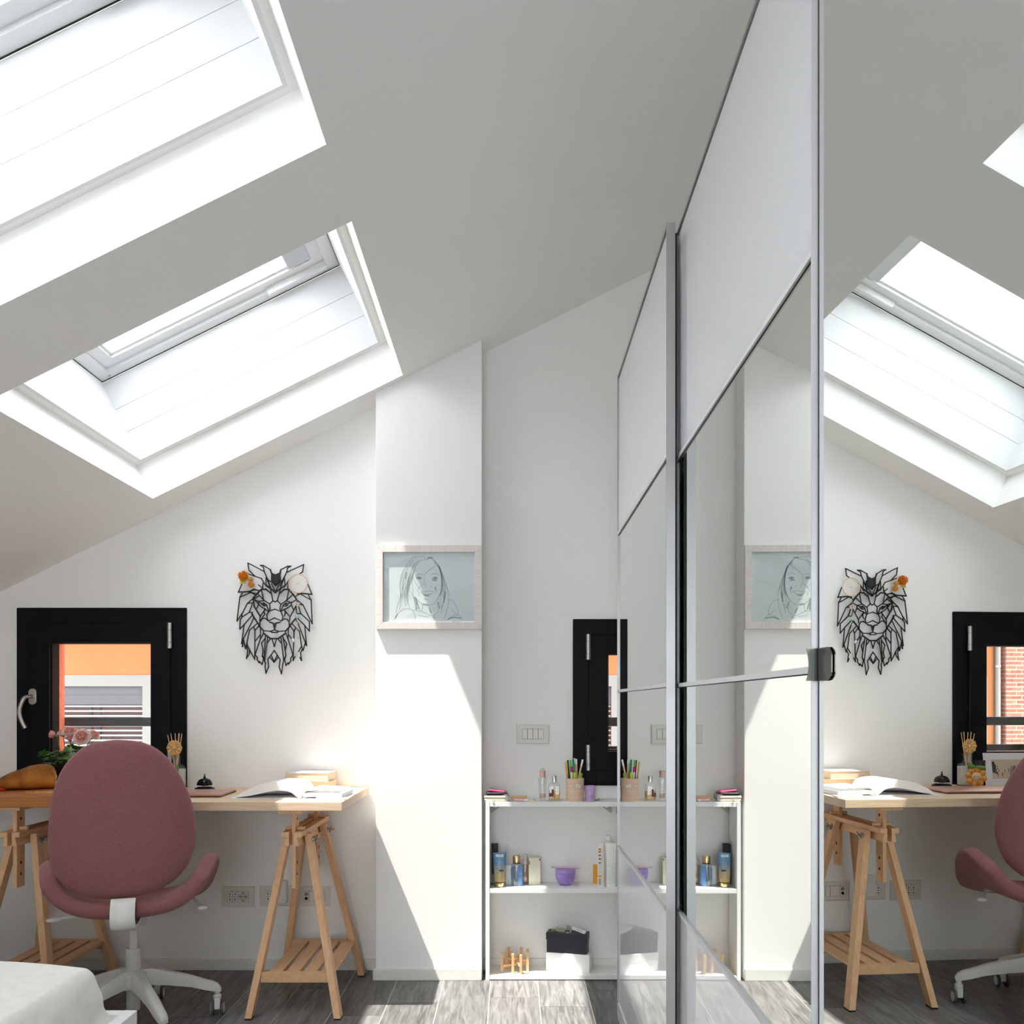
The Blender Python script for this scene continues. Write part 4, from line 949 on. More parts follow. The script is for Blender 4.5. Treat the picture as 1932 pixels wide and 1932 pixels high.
# ------------------------------------------------------------------ lion wall art (flat black metal, cut lines)
LY = YW - .020
def lp(x, y): return P(440 + x / 12.075, 1055 + y / 12.075, LY)
LION_T = [  # thick strokes
 [(455,890),(560,770),(640,690),(745,685),(850,770)], [(1460,940),(1370,810),(1265,690),(1160,690),(1070,770)],
 [(745,580),(830,650),(960,745),(1080,665),(1180,600)], [(455,890),(480,1080),(620,1310)], [(430,1240),(480,1340),(590,1500),(605,1540)], [(1420,1350),(1300,1500),(1275,1550)],
 [(605,1540),(690,1630)], [(1275,1550),(1190,1640)], [(690,1690),(850,1810),(1020,1810),(1190,1690)], [(120,750),(370,740),(470,690),(600,720)], [(1790,800),(1560,780),(1460,790)],
 [(210,1990),(235,1840)], [(845,240),(900,400)], [(1085,240),(1060,400)]]
LION = [
 [(335,90),(430,135),(700,280)], [(335,90),(355,250),(495,390),(640,440),(745,610),(830,665)], [(620,140),(690,145),(845,240),(870,330)],
 [(620,140),(690,185),(705,280),(790,470),(850,640)], [(1315,160),(1240,160),(1085,240),(1065,295)], [(1315,160),(1240,200),(1220,290),(1130,480),(1080,620)],
 [(1605,125),(1470,185),(1230,295)], [(1605,125),(1580,290),(1510,340)], [(805,480),(905,545),(960,605),(1030,545),(1125,485)], [(870,560),(960,740),(1080,520)],
 [(830,660),(960,770),(1090,660)], [(750,420),(745,580)], [(770,440),(830,620),(850,690)], [(680,545),(670,660)], [(355,340),(440,370),(495,390)], [(580,590),(670,660)], [(1165,400),(1180,600)], [(1150,450),(1085,610)], [(1250,540),(1240,680)], [(1290,450),(1160,640)],
 [(640,690),(690,930)], [(850,690),(905,950),(955,975),(1005,945),(1075,680)], [(1265,710),(1220,940)], [(560,790),(690,930),(830,1020),(905,950)], [(1340,820),(1220,935),(1085,1030),(1005,945)],
 [(830,1020),(840,1130),(810,1190),(945,1140),(1085,1190),(1065,1130),(1085,1030)], [(810,1190),(765,1270),(775,1370),(800,1405)], [(1085,1190),(1130,1310),(1110,1400)],
 [(570,960),(640,1010),(700,1000),(760,1040),(810,1180)], [(570,960),(590,1040),(660,1100),(720,1130),(800,1190)], [(650,1030),(700,1065),(760,1060)],
 [(1330,985),(1250,1010),(1190,1000),(1140,1045),(1090,1180)], [(1330,985),(1320,1050),(1240,1110),(1170,1140),(1090,1190)], [(1250,1040),(1200,1075),(1140,1065)],
 [(480,920),(570,960),(700,945)], [(1430,930),(1330,985),(1220,960)], [(480,900),(580,840)], [(480,920),(590,1040)], [(570,1050),(530,1130)], [(720,1130),(700,1200),(720,1250),(620,1400)], [(720,1160),(610,1310),(605,1400)],
 [(1460,940),(1420,1090),(1290,1320),(1285,1400)], [(1330,1050),(1370,1150)], [(1170,1160),(1270,1290)], [(1170,1160),(1190,1220),(1165,1290)],
 [(195,570),(120,750)], [(210,760),(150,870),(390,760),(550,790)], [(390,740),(520,830)], [(150,870),(85,1410),(200,1250),(320,1010),(450,900)], [(320,1010),(450,990)], [(445,990),(365,1210),(440,1215)],
 [(365,1210),(200,1320),(190,1250)], [(200,1320),(160,1380),(150,1590),(250,1490),(430,1280),(420,1240)], [(250,1490),(190,1925),(230,1820),(470,1340)],
 [(235,1840),(280,2040),(300,1960),(370,1620),(550,1460)], [(300,1960),(330,2100),(300,2265),(370,2150),(375,2070)], [(310,1950),(490,2285),(495,1620),(465,1540)],
 [(500,1620),(590,1510)], [(500,1870),(610,1730)], [(500,2170),(620,1810),(690,1690)], [(620,1580),(620,1810)],
 [(500,2180),(550,2240),(545,2290),(590,2360),(600,2330),(655,2400),(690,2270),(670,2210)], [(735,1760),(700,2290)], [(730,1800),(645,1910),(680,2080),(660,2210),(710,2290)], [(785,1790),(715,2310),(735,2380),(725,2440),(745,2600),(805,2450),(790,2280),(935,2080),(1070,2290),(1045,2450),(1100,2610),(1130,2390),(1150,2300),(1090,1800)],
 [(850,1810),(780,1900)], [(1020,1810),(1090,1910)], [(885,1820),(935,1990),(985,1820)], [(865,2190),(930,2340),(1000,2190)], [(830,2230),(930,2350),(1030,2230)],
 [(690,1630),(690,1690)], [(1190,1640),(1190,1690)], [(690,1625),(840,1645),(940,1610),(1030,1645),(1190,1635)], [(855,1650),(885,1670),(1000,1670),(1025,1650)],
 [(800,1405),(720,1345),(660,1360),(610,1430),(605,1540)], [(1100,1400),(1170,1360),(1230,1370),(1275,1440),(1275,1550)], [(800,1405),(940,1340),(1100,1405)],
 [(1700,570),(1790,800)], [(1710,810),(1775,930),(1520,790),(1400,860)], [(1775,930),(1800,1470),(1720,1310),(1590,1040),(1450,930)], [(1590,1040),(1520,1030)],
 [(1430,1090),(1450,1240),(1540,1240),(1490,1090)], [(1540,1240),(1640,1330),(1735,1420),(1735,1640),(1610,1490),(1420,1300)], [(1630,1510),(1670,1970),(1640,1890),(1490,1500),(1430,1370)],
 [(1650,1880),(1590,2080),(1555,1980),(1510,1650),(1340,1470)], [(1560,1980),(1490,2100)], [(1570,2060),(1535,2130),(1555,2310),(1520,2240)], [(1410,2220),(1365,2310),(1385,1640),(1300,1520)],
 [(1420,1570),(1385,1650)], [(1270,1730),(1340,1830)], [(1355,2170),(1250,1820),(1200,1690)], [(1255,1590),(1250,1820)], [(1355,2190),(1310,2260),(1310,2320),(1260,2390),(1250,2360),(1200,2420),(1170,2280),(1200,2200),(1185,2080)],
 [(1150,1820),(1220,1930),(1185,2080)], [(1130,1760),(1185,2080)], [(1200,2200),(1150,2300)]]
SOLID = [[(850,290),(960,345),(1085,290),(1060,420),(1030,545),(960,605),(905,545),(870,400)], [(800,1412),(910,1438),(940,1460),(970,1440),(1095,1415),(1075,1450),(985,1475),(960,1580),(940,1610),(920,1580),(900,1475),(820,1448)],
         [(675,1020),(700,1005),(735,1020),(720,1050),(690,1050)], [(1170,1025),(1200,1010),(1230,1025),(1215,1055),(1185,1055)], [(800,1412),(905,1438),(905,1475),(880,1500),(830,1490)], [(1095,1415),(970,1440),(980,1475),(1000,1500),(1060,1490)]]
M_BLKM = mat('black cut metal', (0.012, 0.013, 0.015), 0.5)
lc = P(519, 1166, LY)
lion = thing('lion_wall_art', 'black line-cut metal lion head hung on the wall above the desk', 'wall art', (lc.x, YW, lc.z))
mb = MB(lion.location)
def stroke(mb, pts, fn, wd, y0, y1):
    for (x0, y0_), (x1, y1_) in zip(pts, pts[1:]):
        a = fn(x0, y0_); b = fn(x1, y1_); d = b - a
        if d.length < 1e-6: continue
        d.normalize(); n = Vector((-d.z, 0, d.x)) * wd / 2; e = d * wd * .45
        q = [a - e - n, b + e - n, b + e + n, a - e + n]
        k = len(mb.v)
        for yy in (y0, y1): mb.v += [Vector((p.x, yy, p.z)) - mb.o for p in q]
        mb.f += [[k, k + 1, k + 2, k + 3], [k + 4, k + 7, k + 6, k + 5]] + [[k + i, k + 4 + i, k + 4 + (i + 1) % 4, k + (i + 1) % 4] for i in range(4)]
for l in LION_T: stroke(mb, l, lp, .0068, LY - .0015, LY + .0015)
for l in LION: stroke(mb, l, lp, .0049, LY - .0014, LY + .0014)
for p in SOLID[:4]: mb.prism([(lp(*q).x, lp(*q).z) for q in p], lambda a, b, d: (a, d, b), LY - .0014, LY + .0014)
mb.build('outline', M_BLKM, lion, smooth=0)
q = lp(960, 450); MB(lion.location).box(q.x - .02, q.x + .02, LY + .001, YW, q.z - .012, q.z + .012).build('hanger_block', M_BLKM, lion, smooth=0)
for x in (885, 1040): q = lp(x, 375); MB(lion.location).cyl((q.x, LY - .003, q.z), (q.x, LY, q.z), .0045, n=12).build('screw', mat('black screw', (.004, .004, .004), .3), lion)
# pompoms on the left ear
q = lp(310, 440)
pp = thing('pompom_charm', 'orange pompom and glitter charm hanging on the left ear of the metal lion', 'charm', (q.x, LY - .012, q.z))
o = pp.location
M_POM = grain('orange wool', (.62, .13, .005), (.80, .30, .02), (1, 1, 1), 160, 3, .95)
def pom(c_, r_, nm, m, n_=170, seed=3):
    rng = random.Random(seed); mb = MB(o); mb.sphere(c_, r_ * .6, n=12, m=8)
    for i in range(n_):
        d = Vector((rng.gauss(0, 1), rng.gauss(0, 1), rng.gauss(0, 1))).normalized(); s_ = d.orthogonal().normalized() * r_ * .13; t_ = d.cross(s_)
        tip = Vector(c_) + d * r_ * rng.uniform(.85, 1.05); b_ = Vector(c_) + d * r_ * .4
        mb.add([b_ + s_, b_ - s_ * .5 + t_ * .8, b_ - s_ * .5 - t_ * .8, tip + s_ * .8, tip - s_ * .4 + t_ * .6, tip - s_ * .4 - t_ * .6], [(0, 1, 4, 3), (1, 2, 5, 4), (2, 0, 3, 5), (3, 4, 5)])
    return mb.build(nm, m, pp, smooth=0)
qa = lp(255, 400); pom((qa.x, LY - .018, qa.z), .0235, 'pompom', M_POM)
qa = lp(430, 590); pom((qa.x, LY - .014, qa.z), .0155, 'pompom', grain('gold glitter wool', (.50, .14, .01), (.85, .55, .10), (1, 1, 1), 350, 2, .5), 120, 5)
qa = lp(400, 470); pom((qa.x, LY - .014, qa.z), .0125, 'pompom', MATS['gold glitter wool'], 90, 6)
mb = MB(o); qa = lp(245, 525)
for i in range(3): mb.obox((qa.x, LY - .016 - .002 * i, qa.z + .006 - i * .006), (.97, 0, .15), (0, 1, 0), (-.15, 0, .97), .011, .004, .0024)
mb.build('ribbon', mat('yellow ribbon', (.62, .50, .03), .5), pp, smooth=0)
MB(o).tube(spline([lp(350, 210), lp(350, 300) + Vector((0, -.008, 0)), lp(330, 380) + Vector((0, -.014, 0))], 4), .0007, 5).build('loop', mat('clear thread', (.6, .58, .55), .5), pp)
# dream catcher on the right ear with hanging beads
q = lp(1485, 560)
dc = thing('dream_catcher', 'small cream dream catcher with beads hanging on the right ear of the metal lion', 'charm', (q.x, LY - .008, q.z))
o = dc.location; rad = .0355 * .50 * 1.0
rad = 212 / 12.075 / 426
rad = (212 / 12.075) * LY / F
cq = Vector((q.x, LY - .007, q.z))
M_SUEDE = mat('peach suede cord', (.74, .52, .38), .8); M_THR = mat('cream thread', (.80, .72, .58), .8)
MB(o).tube([cq + Vector((rad * math.cos(t_), 0, rad * math.sin(t_))) for t_ in [2 * math.pi * i / 36 for i in range(37)]], .0022, 8).build('hoop', M_SUEDE, dc)
mb = MB(o)
for i in range(12):
    a0 = 2 * math.pi * i / 12 + .2
    mb.tube([cq + Vector((rad * .06 * math.cos(a0), 0, rad * .06 * math.sin(a0))), cq + Vector((rad * math.cos(a0), 0, rad * math.sin(a0)))], .0007, 5)
mb.build('web', M_THR, dc); MB(o).sphere(cq, .0032).build('bead', mat('pearl bead', (.75, .68, .62), .2), dc)
# strand of beads
sd_ = thing('bead_strand', 'hanging strand of pale beads and crystals on the right mane of the metal lion', 'charm', tuple(lp(1465, 1030) + Vector((0, -.008, 0))))
o = sd_.location
MB(o).tube([lp(1465, 800) + Vector((0, -.006, 0)), lp(1465, 1030) + Vector((0, -.008, 0)), lp(1460, 1600) + Vector((0, -.008, 0)), lp(1430, 1850) + Vector((0, -.008, 0)), lp(1460, 2230) + Vector((0, -.008, 0))], .0005, 5).build('thread', M_THR, sd_)
for x, y, r_, m in ((1465, 1030, .0085, 'disc'), (1460, 1315, .0065, 'blue'), (1455, 1460, .006, 'peach'), (1545, 1460, .0075, 'crystal'), (1370, 1850, .0092, 'silver'), (1485, 1800, .0048, 'crystal'), (1465, 2130, .0060, 'crystal'), (1450, 2190, .0075, 'crystal')):
    c_ = lp(x, y) + Vector((0, -.008, 0))
    mm_ = {'disc': M_SUEDE, 'blue': mat('pale blue bead', (.35, .62, .72), .2), 'peach': M_SUEDE, 'crystal': M_CLEAR, 'silver': M_SILVER}[m]
    if m == 'disc':
        MB(o).tube([c_ + Vector((r_ * .72 * math.cos(t_), 0, r_ * .72 * math.sin(t_))) for t_ in [2 * math.pi * i / 20 for i in range(21)]], .0026, 8).build('bead', mm_, sd_)
    else: MB(o).sphere(c_, r_ * .9, r_ * .6, r_ * (1.25 if m == 'blue' else .95), 12, 6).build('bead', mm_, sd_)

# ------------------------------------------------------------------ framed pencil portrait on the chimney breast
FD = .0185
f0 = P(709.3, 1187, YP - FD); f1 = P(909, 1028.5, YP - FD)
fr = thing('framed_drawing', 'pencil portrait of a smiling long-haired girl in a whitewashed frame', 'picture', ((f0.x + f1.x) / 2, YP, (f0.z + f1.z) / 2))
o = fr.location
M_WASH = grain('whitewashed wood', (.66, .60, .57), (.76, .715, .685), (2, 2, 40), 5, 4, .6, bump=.15)
M_WASHX = grain('whitewashed wood rail', (.66, .60, .57), (.76, .715, .685), (40, 2, 2), 5, 4, .6, bump=.15)
fw = .0295
def rail(pts, m):
    return MB(o).prism(pts, lambda a, b, d: (a, d, b), YP - FD, YP - .0004).build('frame_rail', m, fr, smooth=0, bevel=.0012)
ax, bx_, az, bz = f0.x, f1.x, f0.z, f1.z
e_ = .0002
rail([(ax, bz), (bx_, bz), (bx_ - fw, bz - fw), (ax + fw, bz - fw)], M_WASHX); rail([(ax, az), (bx_, az), (bx_ - fw, az + fw), (ax + fw, az + fw)], M_WASHX)
rail([(ax, az + e_), (ax, bz - e_), (ax + fw - e_, bz - fw), (ax + fw - e_, az + fw)], M_WASH); rail([(bx_, az + e_), (bx_, bz - e_), (bx_ - fw + e_, bz - fw), (bx_ - fw + e_, az + fw)], M_WASH)
PY = YP - .0075
MB(o).box(ax + fw - .004, bx_ - fw + .004, PY, PY + .003, az + fw - .004, bz - fw + .004).build('paper', mat('cool drawing paper', (.69, .72, .73), .8), fr, smooth=0)
def dp_(x, y): return P(700 + x / 8.782, 1020 + y / 8.782, PY)
DR = [
 [(850,280),(720,270),(620,360),(540,480),(490,620),(475,760),(490,900),(440,1080),(410,1200)], [(830,310),(720,400),(640,560),(600,700),(560,820),(550,960),(580,1080)],
 [(930,310),(810,340),(740,430),(700,560),(660,680),(630,740),(640,830),(700,910)], [(930,310),(1000,290),(1080,360),(1140,460),(1180,560),(1230,680),(1270,800),(1310,900)],
 [(1100,380),(1150,500),(1170,620),(1170,760),(1150,880),(1100,980)], [(1200,560),(1215,700),(1235,830),(1225,960),(1180,1090)], [(700,560),(680,660),(690,780),(700,910),(770,980),(840,1050),(930,1075),(1020,1050),(1100,970),(1150,860)],
 [(1095,400),(1020,450),(930,520),(880,580),(880,680),(830,750),(780,800),(770,850)], [(700,600),(730,690),(800,790)], [(750,580),(800,550),(870,570)], [(990,565),(1060,545),(1130,575)],
 [(740,620),(790,597),(850,620),(800,643),(740,620)], [(1010,625),(1060,597),(1110,620),(1060,648),(1010,625)], [(895,740),(920,765)], [(985,765),(1005,745)], [(900,700),(888,740)],
 [(820,840),(880,850),(950,835),(1040,845)], [(830,850),(880,905),(960,905),(1040,850)], [(850,870),(900,890),(1000,885)], [(870,970),(960,980)], [(790,850),(800,910)], [(1060,760),(1085,820),(1060,880)],
 [(760,960),(760,1120)], [(1090,980),(1120,1180)], [(850,1040),(850,1150)], [(950,1100),(990,1200)], [(760,1110),(860,1180),(960,1230),(1040,1240),(1120,1170)], [(1020,1260),(1045,1295),(1065,1265),(1045,1270),(1020,1260)],
 [(380,1320),(450,1200),(540,1140),(630,1130),(700,1170),(740,1310)], [(690,1150),(760,1160),(850,1170)], [(1260,980),(1340,990),(1400,1060),(1440,1160),(1445,1230)], [(1330,1130),(1380,1190),(1430,1230)], [(1250,1310),(1340,1260),(1420,1230),(1480,1260),(1520,1320)],
 [(790,1230),(860,1250),(960,1260)], [(700,330),(600,480),(540,640),(520,820)], [(650,600),(610,780),(600,960),(640,1110)], [(690,920),(720,1020),(740,1150)], [(1230,700),(1280,900),(1270,1100),(1210,1300)], [(1130,1000),(1170,1100),(1160,1200)], [(860,250),(930,300),(1040,280)], [(480,800),(500,980),(470,1150)]]
SH = [[(1150,470),(1172,640),(1172,780),(1150,900)], [(1130,420),(1185,600)], [(860,1050),(940,1062)], [(715,930),(745,1040),(755,1150)], [(735,940),(775,1060),(800,1130)], [(1270,1305),(1380,1270),(1490,1290)], [(760,612),(830,625)], [(1030,625),(1100,628)], [(1010,655),(1090,662)],
      [(940,280),(1020,285)], [(590,520),(570,640)], [(1110,1020),(1140,1130)], [(1225,850),(1205,1020)], [(970,1120),(998,1205)], [(880,905),(960,912)], [(1060,770),(1075,820)], [(440,1210),(400,1290)]]
M_GRAPH = mat('graphite line', (.20, .215, .225), .8); M_GRAPH2 = mat('soft graphite shade', (.36, .385, .395), .8)
def ribbon(mb, pts, wd, y, fn):
    pp_ = spline([(a, 0, b) for a, b in pts], 4) if len(pts) > 2 else [Vector((a, 0, b)) for a, b in pts]
    q_ = [fn(p.x, p.z) for p in pp_]
    for i in range(len(q_) - 1):
        d = q_[i + 1] - q_[i]
        if d.length < 1e-7: continue
        d.normalize(); n = Vector((-d.z, 0, d.x)) * wd / 2
        mb.add([Vector((p.x, y, p.z)) for p in (q_[i] - n, q_[i + 1] - n, q_[i + 1] + n, q_[i] + n)], [(0, 1, 2, 3)])
mb = MB(o)
for l in SH: ribbon(mb, l, .0060, PY - .0002, dp_)
mb.build('shading', M_GRAPH2, fr, smooth=0)
mb = MB(o)
for l in DR: ribbon(mb, l, .00125, PY - .0004, dp_)
rng = random.Random(2)
for ia, ib, n_ in ((0, 1, 6), (1, 35, 5), (35, 2, 4), (3, 4, 6), (4, 5, 5), (38, 5, 3)):
    A_ = spline([(a, 0, b) for a, b in DR[ia]], 4); B_ = spline([(a, 0, b) for a, b in DR[ib]], 4)
    for k in range(n_):
        f_ = (k + rng.uniform(.2, .8)) / n_; s0_, s1_ = rng.uniform(0, .25), rng.uniform(.6, 1)
        l_ = []
        for i in range(9):
            t_ = s0_ + (s1_ - s0_) * i / 8; pa, pb = A_[int(t_ * (len(A_) - 1))], B_[int(t_ * (len(B_) - 1))]; p_ = pa * (1 - f_) + pb * f_; l_.append((p_.x + rng.uniform(-3, 3), p_.z))
        ribbon(mb, l_, .0008, PY - .0004, dp_)
for x, y in ((797, 619), (1064, 620)):
    c_ = dp_(x, y); mb.add([(c_.x + .0042 * math.cos(t_), PY - .0004, c_.z + .0036 * math.sin(t_)) for t_ in [2 * math.pi * i / 10 for i in range(10)]], [tuple(range(10))])
mb.build('pencil_lines', M_GRAPH, fr, smooth=0)
mb = MB(o)
for x0, x1, y, sd2 in ((1470, 1712, 1135, 1), (1502, 1690, 1180, 2), (1505, 1692, 1210, 3), (1558, 1715, 1245, 4)):
    a_, b_ = dp_(x0, y), dp_(x1, y); scribble(mb, a_.x, a_.z, b_.x - a_.x, .0026, PY - .0004, 200 + sd2, .0006)
mb.build('handwriting', M_GRAPH2, fr, smooth=0)
MB(o).box(ax + fw - .003, bx_ - fw + .003, PY - .0032, PY - .0018, az + fw - .003, bz - fw + .003).build('glazing', pane('picture glass', (.96, .97, .97), .03), fr, smooth=0)

# ------------------------------------------------------------------ things on the desk
DZ = DZ1
# desk bell
c = on(386, 1487.5, DZ) ; c.y = min(c.y, 3.80) - .02; c.x = (386 - CX) * c.y / F
bl_ = thing('desk_bell', 'small black domed desk bell next to the laptop', 'bell', c)
M_BBELL = mat('glossy black enamel', (.004, .004, .005), .12, spec=.35)
MB().lathe([(.042, 0), (.043, .003), (.040, .008), (.030, .0125), (.022, .013)], n=36).build('base', M_BBELL, bl_)
MB().lathe([(.011, .012), (.011, .022)], n=16).build('stem', M_STEEL, bl_)
MB().lathe([(.0325, .0195), (.0332, .022), (.030, .034), (.023, .043), (.012, .0485), (.004, .050)], n=36).build('dome', M_BBELL, bl_)
MB().lathe([(.0045, .049), (.0045, .052), (.006, .055), (.003, .058), (.0022, .062), (.0040, .0635), (.0040, .066), (.001, .0665)], n=16).build('button', M_BBELL, bl_)
# laptop
M_ROSEG = mat('rose gold aluminium', (.55, .30, .235), .38, metal=.55)
y0, y1 = 3.460, 3.675; x1_ = -1.157; x0_ = x1_ - .318
lt = thing('laptop', 'closed rose gold laptop lying on the desk behind the chair', 'laptop', ((x0_ + x1_) / 2, (y0 + y1) / 2, DZ), R(1.0))
MB().box(-.159, .159, -.1075, .1075, .0016, .0062).build('base', mat('dark laptop edge', (.09, .05, .04), .4), lt, smooth=0, bevel=.001)
rloft(MB(), [(.159, .1075, .008, .0063), (.159, .1075, .008, .0108), (.1575, .106, .008, .0118)]).build('lid', M_ROSEG, lt, smooth=40)
for sx_ in (-.13, .13):
    for sy_ in (-.085, .085): MB().cyl((sx_, sy_, 0), (sx_, sy_, .0017), .006, n=10).build('rubber_foot', M_DARK, lt)
MB().box(-.018, -.004, -.002, .002, .0119, .0121).box(.002, .009, -.002, .002, .0119, .0121).box(.012, .018, -.002, .002, .0119, .0121).build('logo_mark', mat('pale metal print', (.75, .68, .62), .3), lt, smooth=0)
# open book: spine along y, left leaves arched
c = on(560, 1509, DZ)
ob = thing('open_book', 'thick paperback lying open on the sunny end of the desk', 'book', (-.815, 3.50, DZ), R(-3))
M_PAGE = mat('book page', (.84, .83, .84), .8); M_COVER = mat('white book cover', (.78, .77, .79), .5)
def sheet(mb, prof, ya_, yb_, th):
    rings = []
    for i, (x, z) in enumerate(prof):
        a_ = prof[max(0, i - 1)]; b_ = prof[min(len(prof) - 1, i + 1)]; d = Vector((b_[0] - a_[0], b_[1] - a_[1])).normalized(); n = Vector((-d.y, d.x)) * th / 2
        rings.append([(x + n.x, ya_, z + n.y), (x + n.x, yb_, z + n.y), (x - n.x, yb_, z - n.y), (x - n.x, ya_, z - n.y)])
    return mb.loft(rings)
def sp2(pts, n=5): return [(p.x, p.z) for p in spline([(a, 0, b) for a, b in pts], n)]
sheet(MB(), sp2([(-.285, .0012), (-.20, .0014), (-.05, .0014), (.0, .0014), (.17, .0012)]), -.098, .098, .0022).build('cover', M_COVER, ob, smooth=30)
up_ = sp2([(-.262, .0055), (-.225, .0310), (-.165, .0530), (-.10, .0630), (-.035, .0570), (-.010, .036), (-.001, .006)]); N_ = len(up_)
lf_ = sp2([(-.262, .0035), (-.20, .0120), (-.14, .0255), (-.09, .0325), (-.047, .0270), (-.022, .010), (-.010, .0035)]); lb_ = sp2([(-.262, .0030), (-.20, .0032), (-.14, .0034), (-.09, .0034), (-.047, .0034), (-.022, .0032), (-.010, .003)])
rings = []
for y_, lo_ in ((-.092, lf_), (-.075, lf_), (.0, [(a[0], a[1] * .45 + b[1] * .55) for a, b in zip(lf_, lb_)]), (.05, lb_), (.092, lb_)):
    rings.append([(x, y_, z) for x, z in up_] + [(x, y_, z) for x, z in lo_[::-1]])
MB().loft(rings).build('page_bundle', M_PAGE, ob, smooth=40)
for k in range(5, 7):
    f_ = k / 6
    prof = sp2([(-.262 + .010 * f_, .004 + .004 * f_), (-.225 + .004 * f_, .020 + .012 * f_), (-.165, .042 + .012 * f_), (-.10, .050 + .014 * f_), (-.035, .046 + .012 * f_), (-.008, .028 + .010 * f_), (0, .004)])
    sheet(MB(), prof, -.094 + .001 * k, .094 - .001 * k, .0010 if k not in (0, 6) else .0016).build('page', M_PAGE, ob, smooth=40)
sheet(MB(), sp2([(.006, .0125), (.03, .0165), (.08, .016), (.158, .0125)]), -.095, .095, .017).build('page_block', M_PAGE, ob, smooth=40)
for k in range(3):
    sheet(MB(), sp2([(.0, .012), (.02, .030 + .002 * k), (.07, .028 + .003 * k), (.155 - .004 * k, .0235 + .0035 * k)]), -.093, .093, .0010).build('page', M_PAGE, ob, smooth=40)
mb = MB()
pr_ = sp2([(-.225, .0333), (-.165, .0553), (-.10, .0653), (-.035, .0593)], 8)
rng = random.Random(5)
for yy in [(-.065 + .0125 * i) for i in range(11)]:
    for (xa, za), (xb, zb_) in zip(pr_[2:-2], pr_[3:-1]):
        if rng.random() < .12: continue
        mb.add([(xa, yy, za + .0014), (xb - .002, yy, zb_ + .0014), (xb - .002, yy + .0032, zb_ + .0014), (xa, yy + .0032, za + .0014)], [(0, 1, 2, 3)])
mb.build('text_lines', mat('grey text', (.62, .62, .66), .8), ob, smooth=0)
# thin booklet and stacked books
bk_ = thing('booklet', 'thin white booklet at the right front of the desk beside the open book', 'booklet', (-.700, 3.385, DZ), R(14))
MB().box(-.055, .055, -.04, .10, 0, .0055).build('pages', M_PAGE, bk_, smooth=0); MB().box(-.0558, .0558, -.0408, .1008, .0056, .0062).build('cover', M_COVER, bk_, smooth=0)
def book(name, label, loc, rot, w_, d_, h_, cov):
    r = thing(name, label, 'book', loc, rot, 'pale books stacked by the wall')
    MB().box(-w_ / 2 + .002, w_ / 2 - .003, -d_ / 2 + .002, d_ / 2, .0018, h_ - .0018).build('pages', mat('cream pages', (.72, .60, .46), .85), r, smooth=0)
    MB().box(-w_ / 2, w_ / 2, -d_ / 2, d_ / 2, 0, .0017).build('back_cover', cov, r, smooth=0); MB().box(-w_ / 2, w_ / 2, -d_ / 2, d_ / 2, h_ - .0017, h_).build('front_cover', cov, r, smooth=0)
    MB().box(-w_ / 2, w_ / 2, d_ / 2, d_ / 2 + .0017, 0, h_).build('spine', cov, r, smooth=0)
M_LCOV = mat('pale lilac cover', (.70, .64, .66), .4); M_PCOV = mat('pale peach cover', (.80, .62, .50), .4)
book('paperback', 'lower pale peach book of the stack by the wall', (-.862, 3.795, DZ), R(2), .185, .125, .040, M_PCOV)
book('paperback', 'upper book with lilac cover on the stack by the wall', (-.872, 3.79, DZ + .0402), R(-4), .190, .125, .036, M_LCOV)
# reed diffuser
c = Vector(((333 - CX) * 3.80 / F, 3.80, DZ))
rd = thing('reed_diffuser', 'white reed diffuser bottle with wooden daisy in front of the black window', 'diffuser', c)
MB().lathe([(.036, 0), (.038, .002), (.038, .090), (.034, .101), (.018, .110), (.0155, .113), (.0155, .142), (.0205, .1425), (.0205, .145), (.0145, .145)], n=32, cap=False).build('bottle', M_CLEAR, rd)
MB().lathe([(.0374, .006), (.0374, .087)], n=32).build('label', mat('cream label', (.66, .63, .56), .7), rd)
mb = MB(); scribble(mb, -.018, .015, .03, .004, -.0376, 301, .0012); mb.build('lettering', M_PRTB, rd, smooth=0)
M_REED = mat('pale reed', (.74, .52, .34), .7)
for dx, top_v, lean in ((-16.5, 1386.5, 0), (-11.5, 1383.5, .006), (-1.5, 1383.5, -.006), (2.5, 1384.5, .01), (5.5, 1383, -.002), (9, 1384, .006)):
    tp = Vector((dx * 1.02 * c.y / F, lean, H + (CY - top_v) * c.y / F - DZ)); MB().cyl((-dx * .00045, -lean * .6, .03), tp, .0016, n=7).build('reed', M_REED, rd)
M_DAISY = grain('carved pale wood', (.62, .33, .10), (.78, .50, .22), (1, 1, 1), 90, 3, .6)
fl = MB(); fc = Vector((0, -.0215, H + (CY - 1410.6) * c.y / F - DZ))
for lay in range(2):
    for i in range(9):
        a_ = 2 * math.pi * (i + .5 * lay) / 9; d = Vector((math.cos(a_), 0, math.sin(a_))); n = Vector((-d.z, 0, d.x)); f_ = Vector((0, -1, 0)); y_ = -.004 * lay
        rings = []
        for t_, wd_, up in ((.006, .0022, .0), (.016, .0052, .003), (.027, .0062, .005), (.032, .0045, .0045), (.0335, .0012, .004)):
            b_ = fc + d * t_ + Vector((0, y_ + .004, 0)) + f_ * up
            rings.append([b_ + n * wd_ + f_ * .0, b_ + n * wd_ * .5 + f_ * .002, b_ - n * wd_ * .5 + f_ * .002, b_ - n * wd_, b_ - f_ * .002])
        fl.loft(rings)
fo = fl.build('wooden_daisy', M_DAISY, rd, smooth=50)
MB().sphere(fc + Vector((0, -.006, 0)), .0085, .0055, .0085, 16, 8).build('daisy_centre', mat('pale wood bead', (.72, .50, .26), .55), fo)
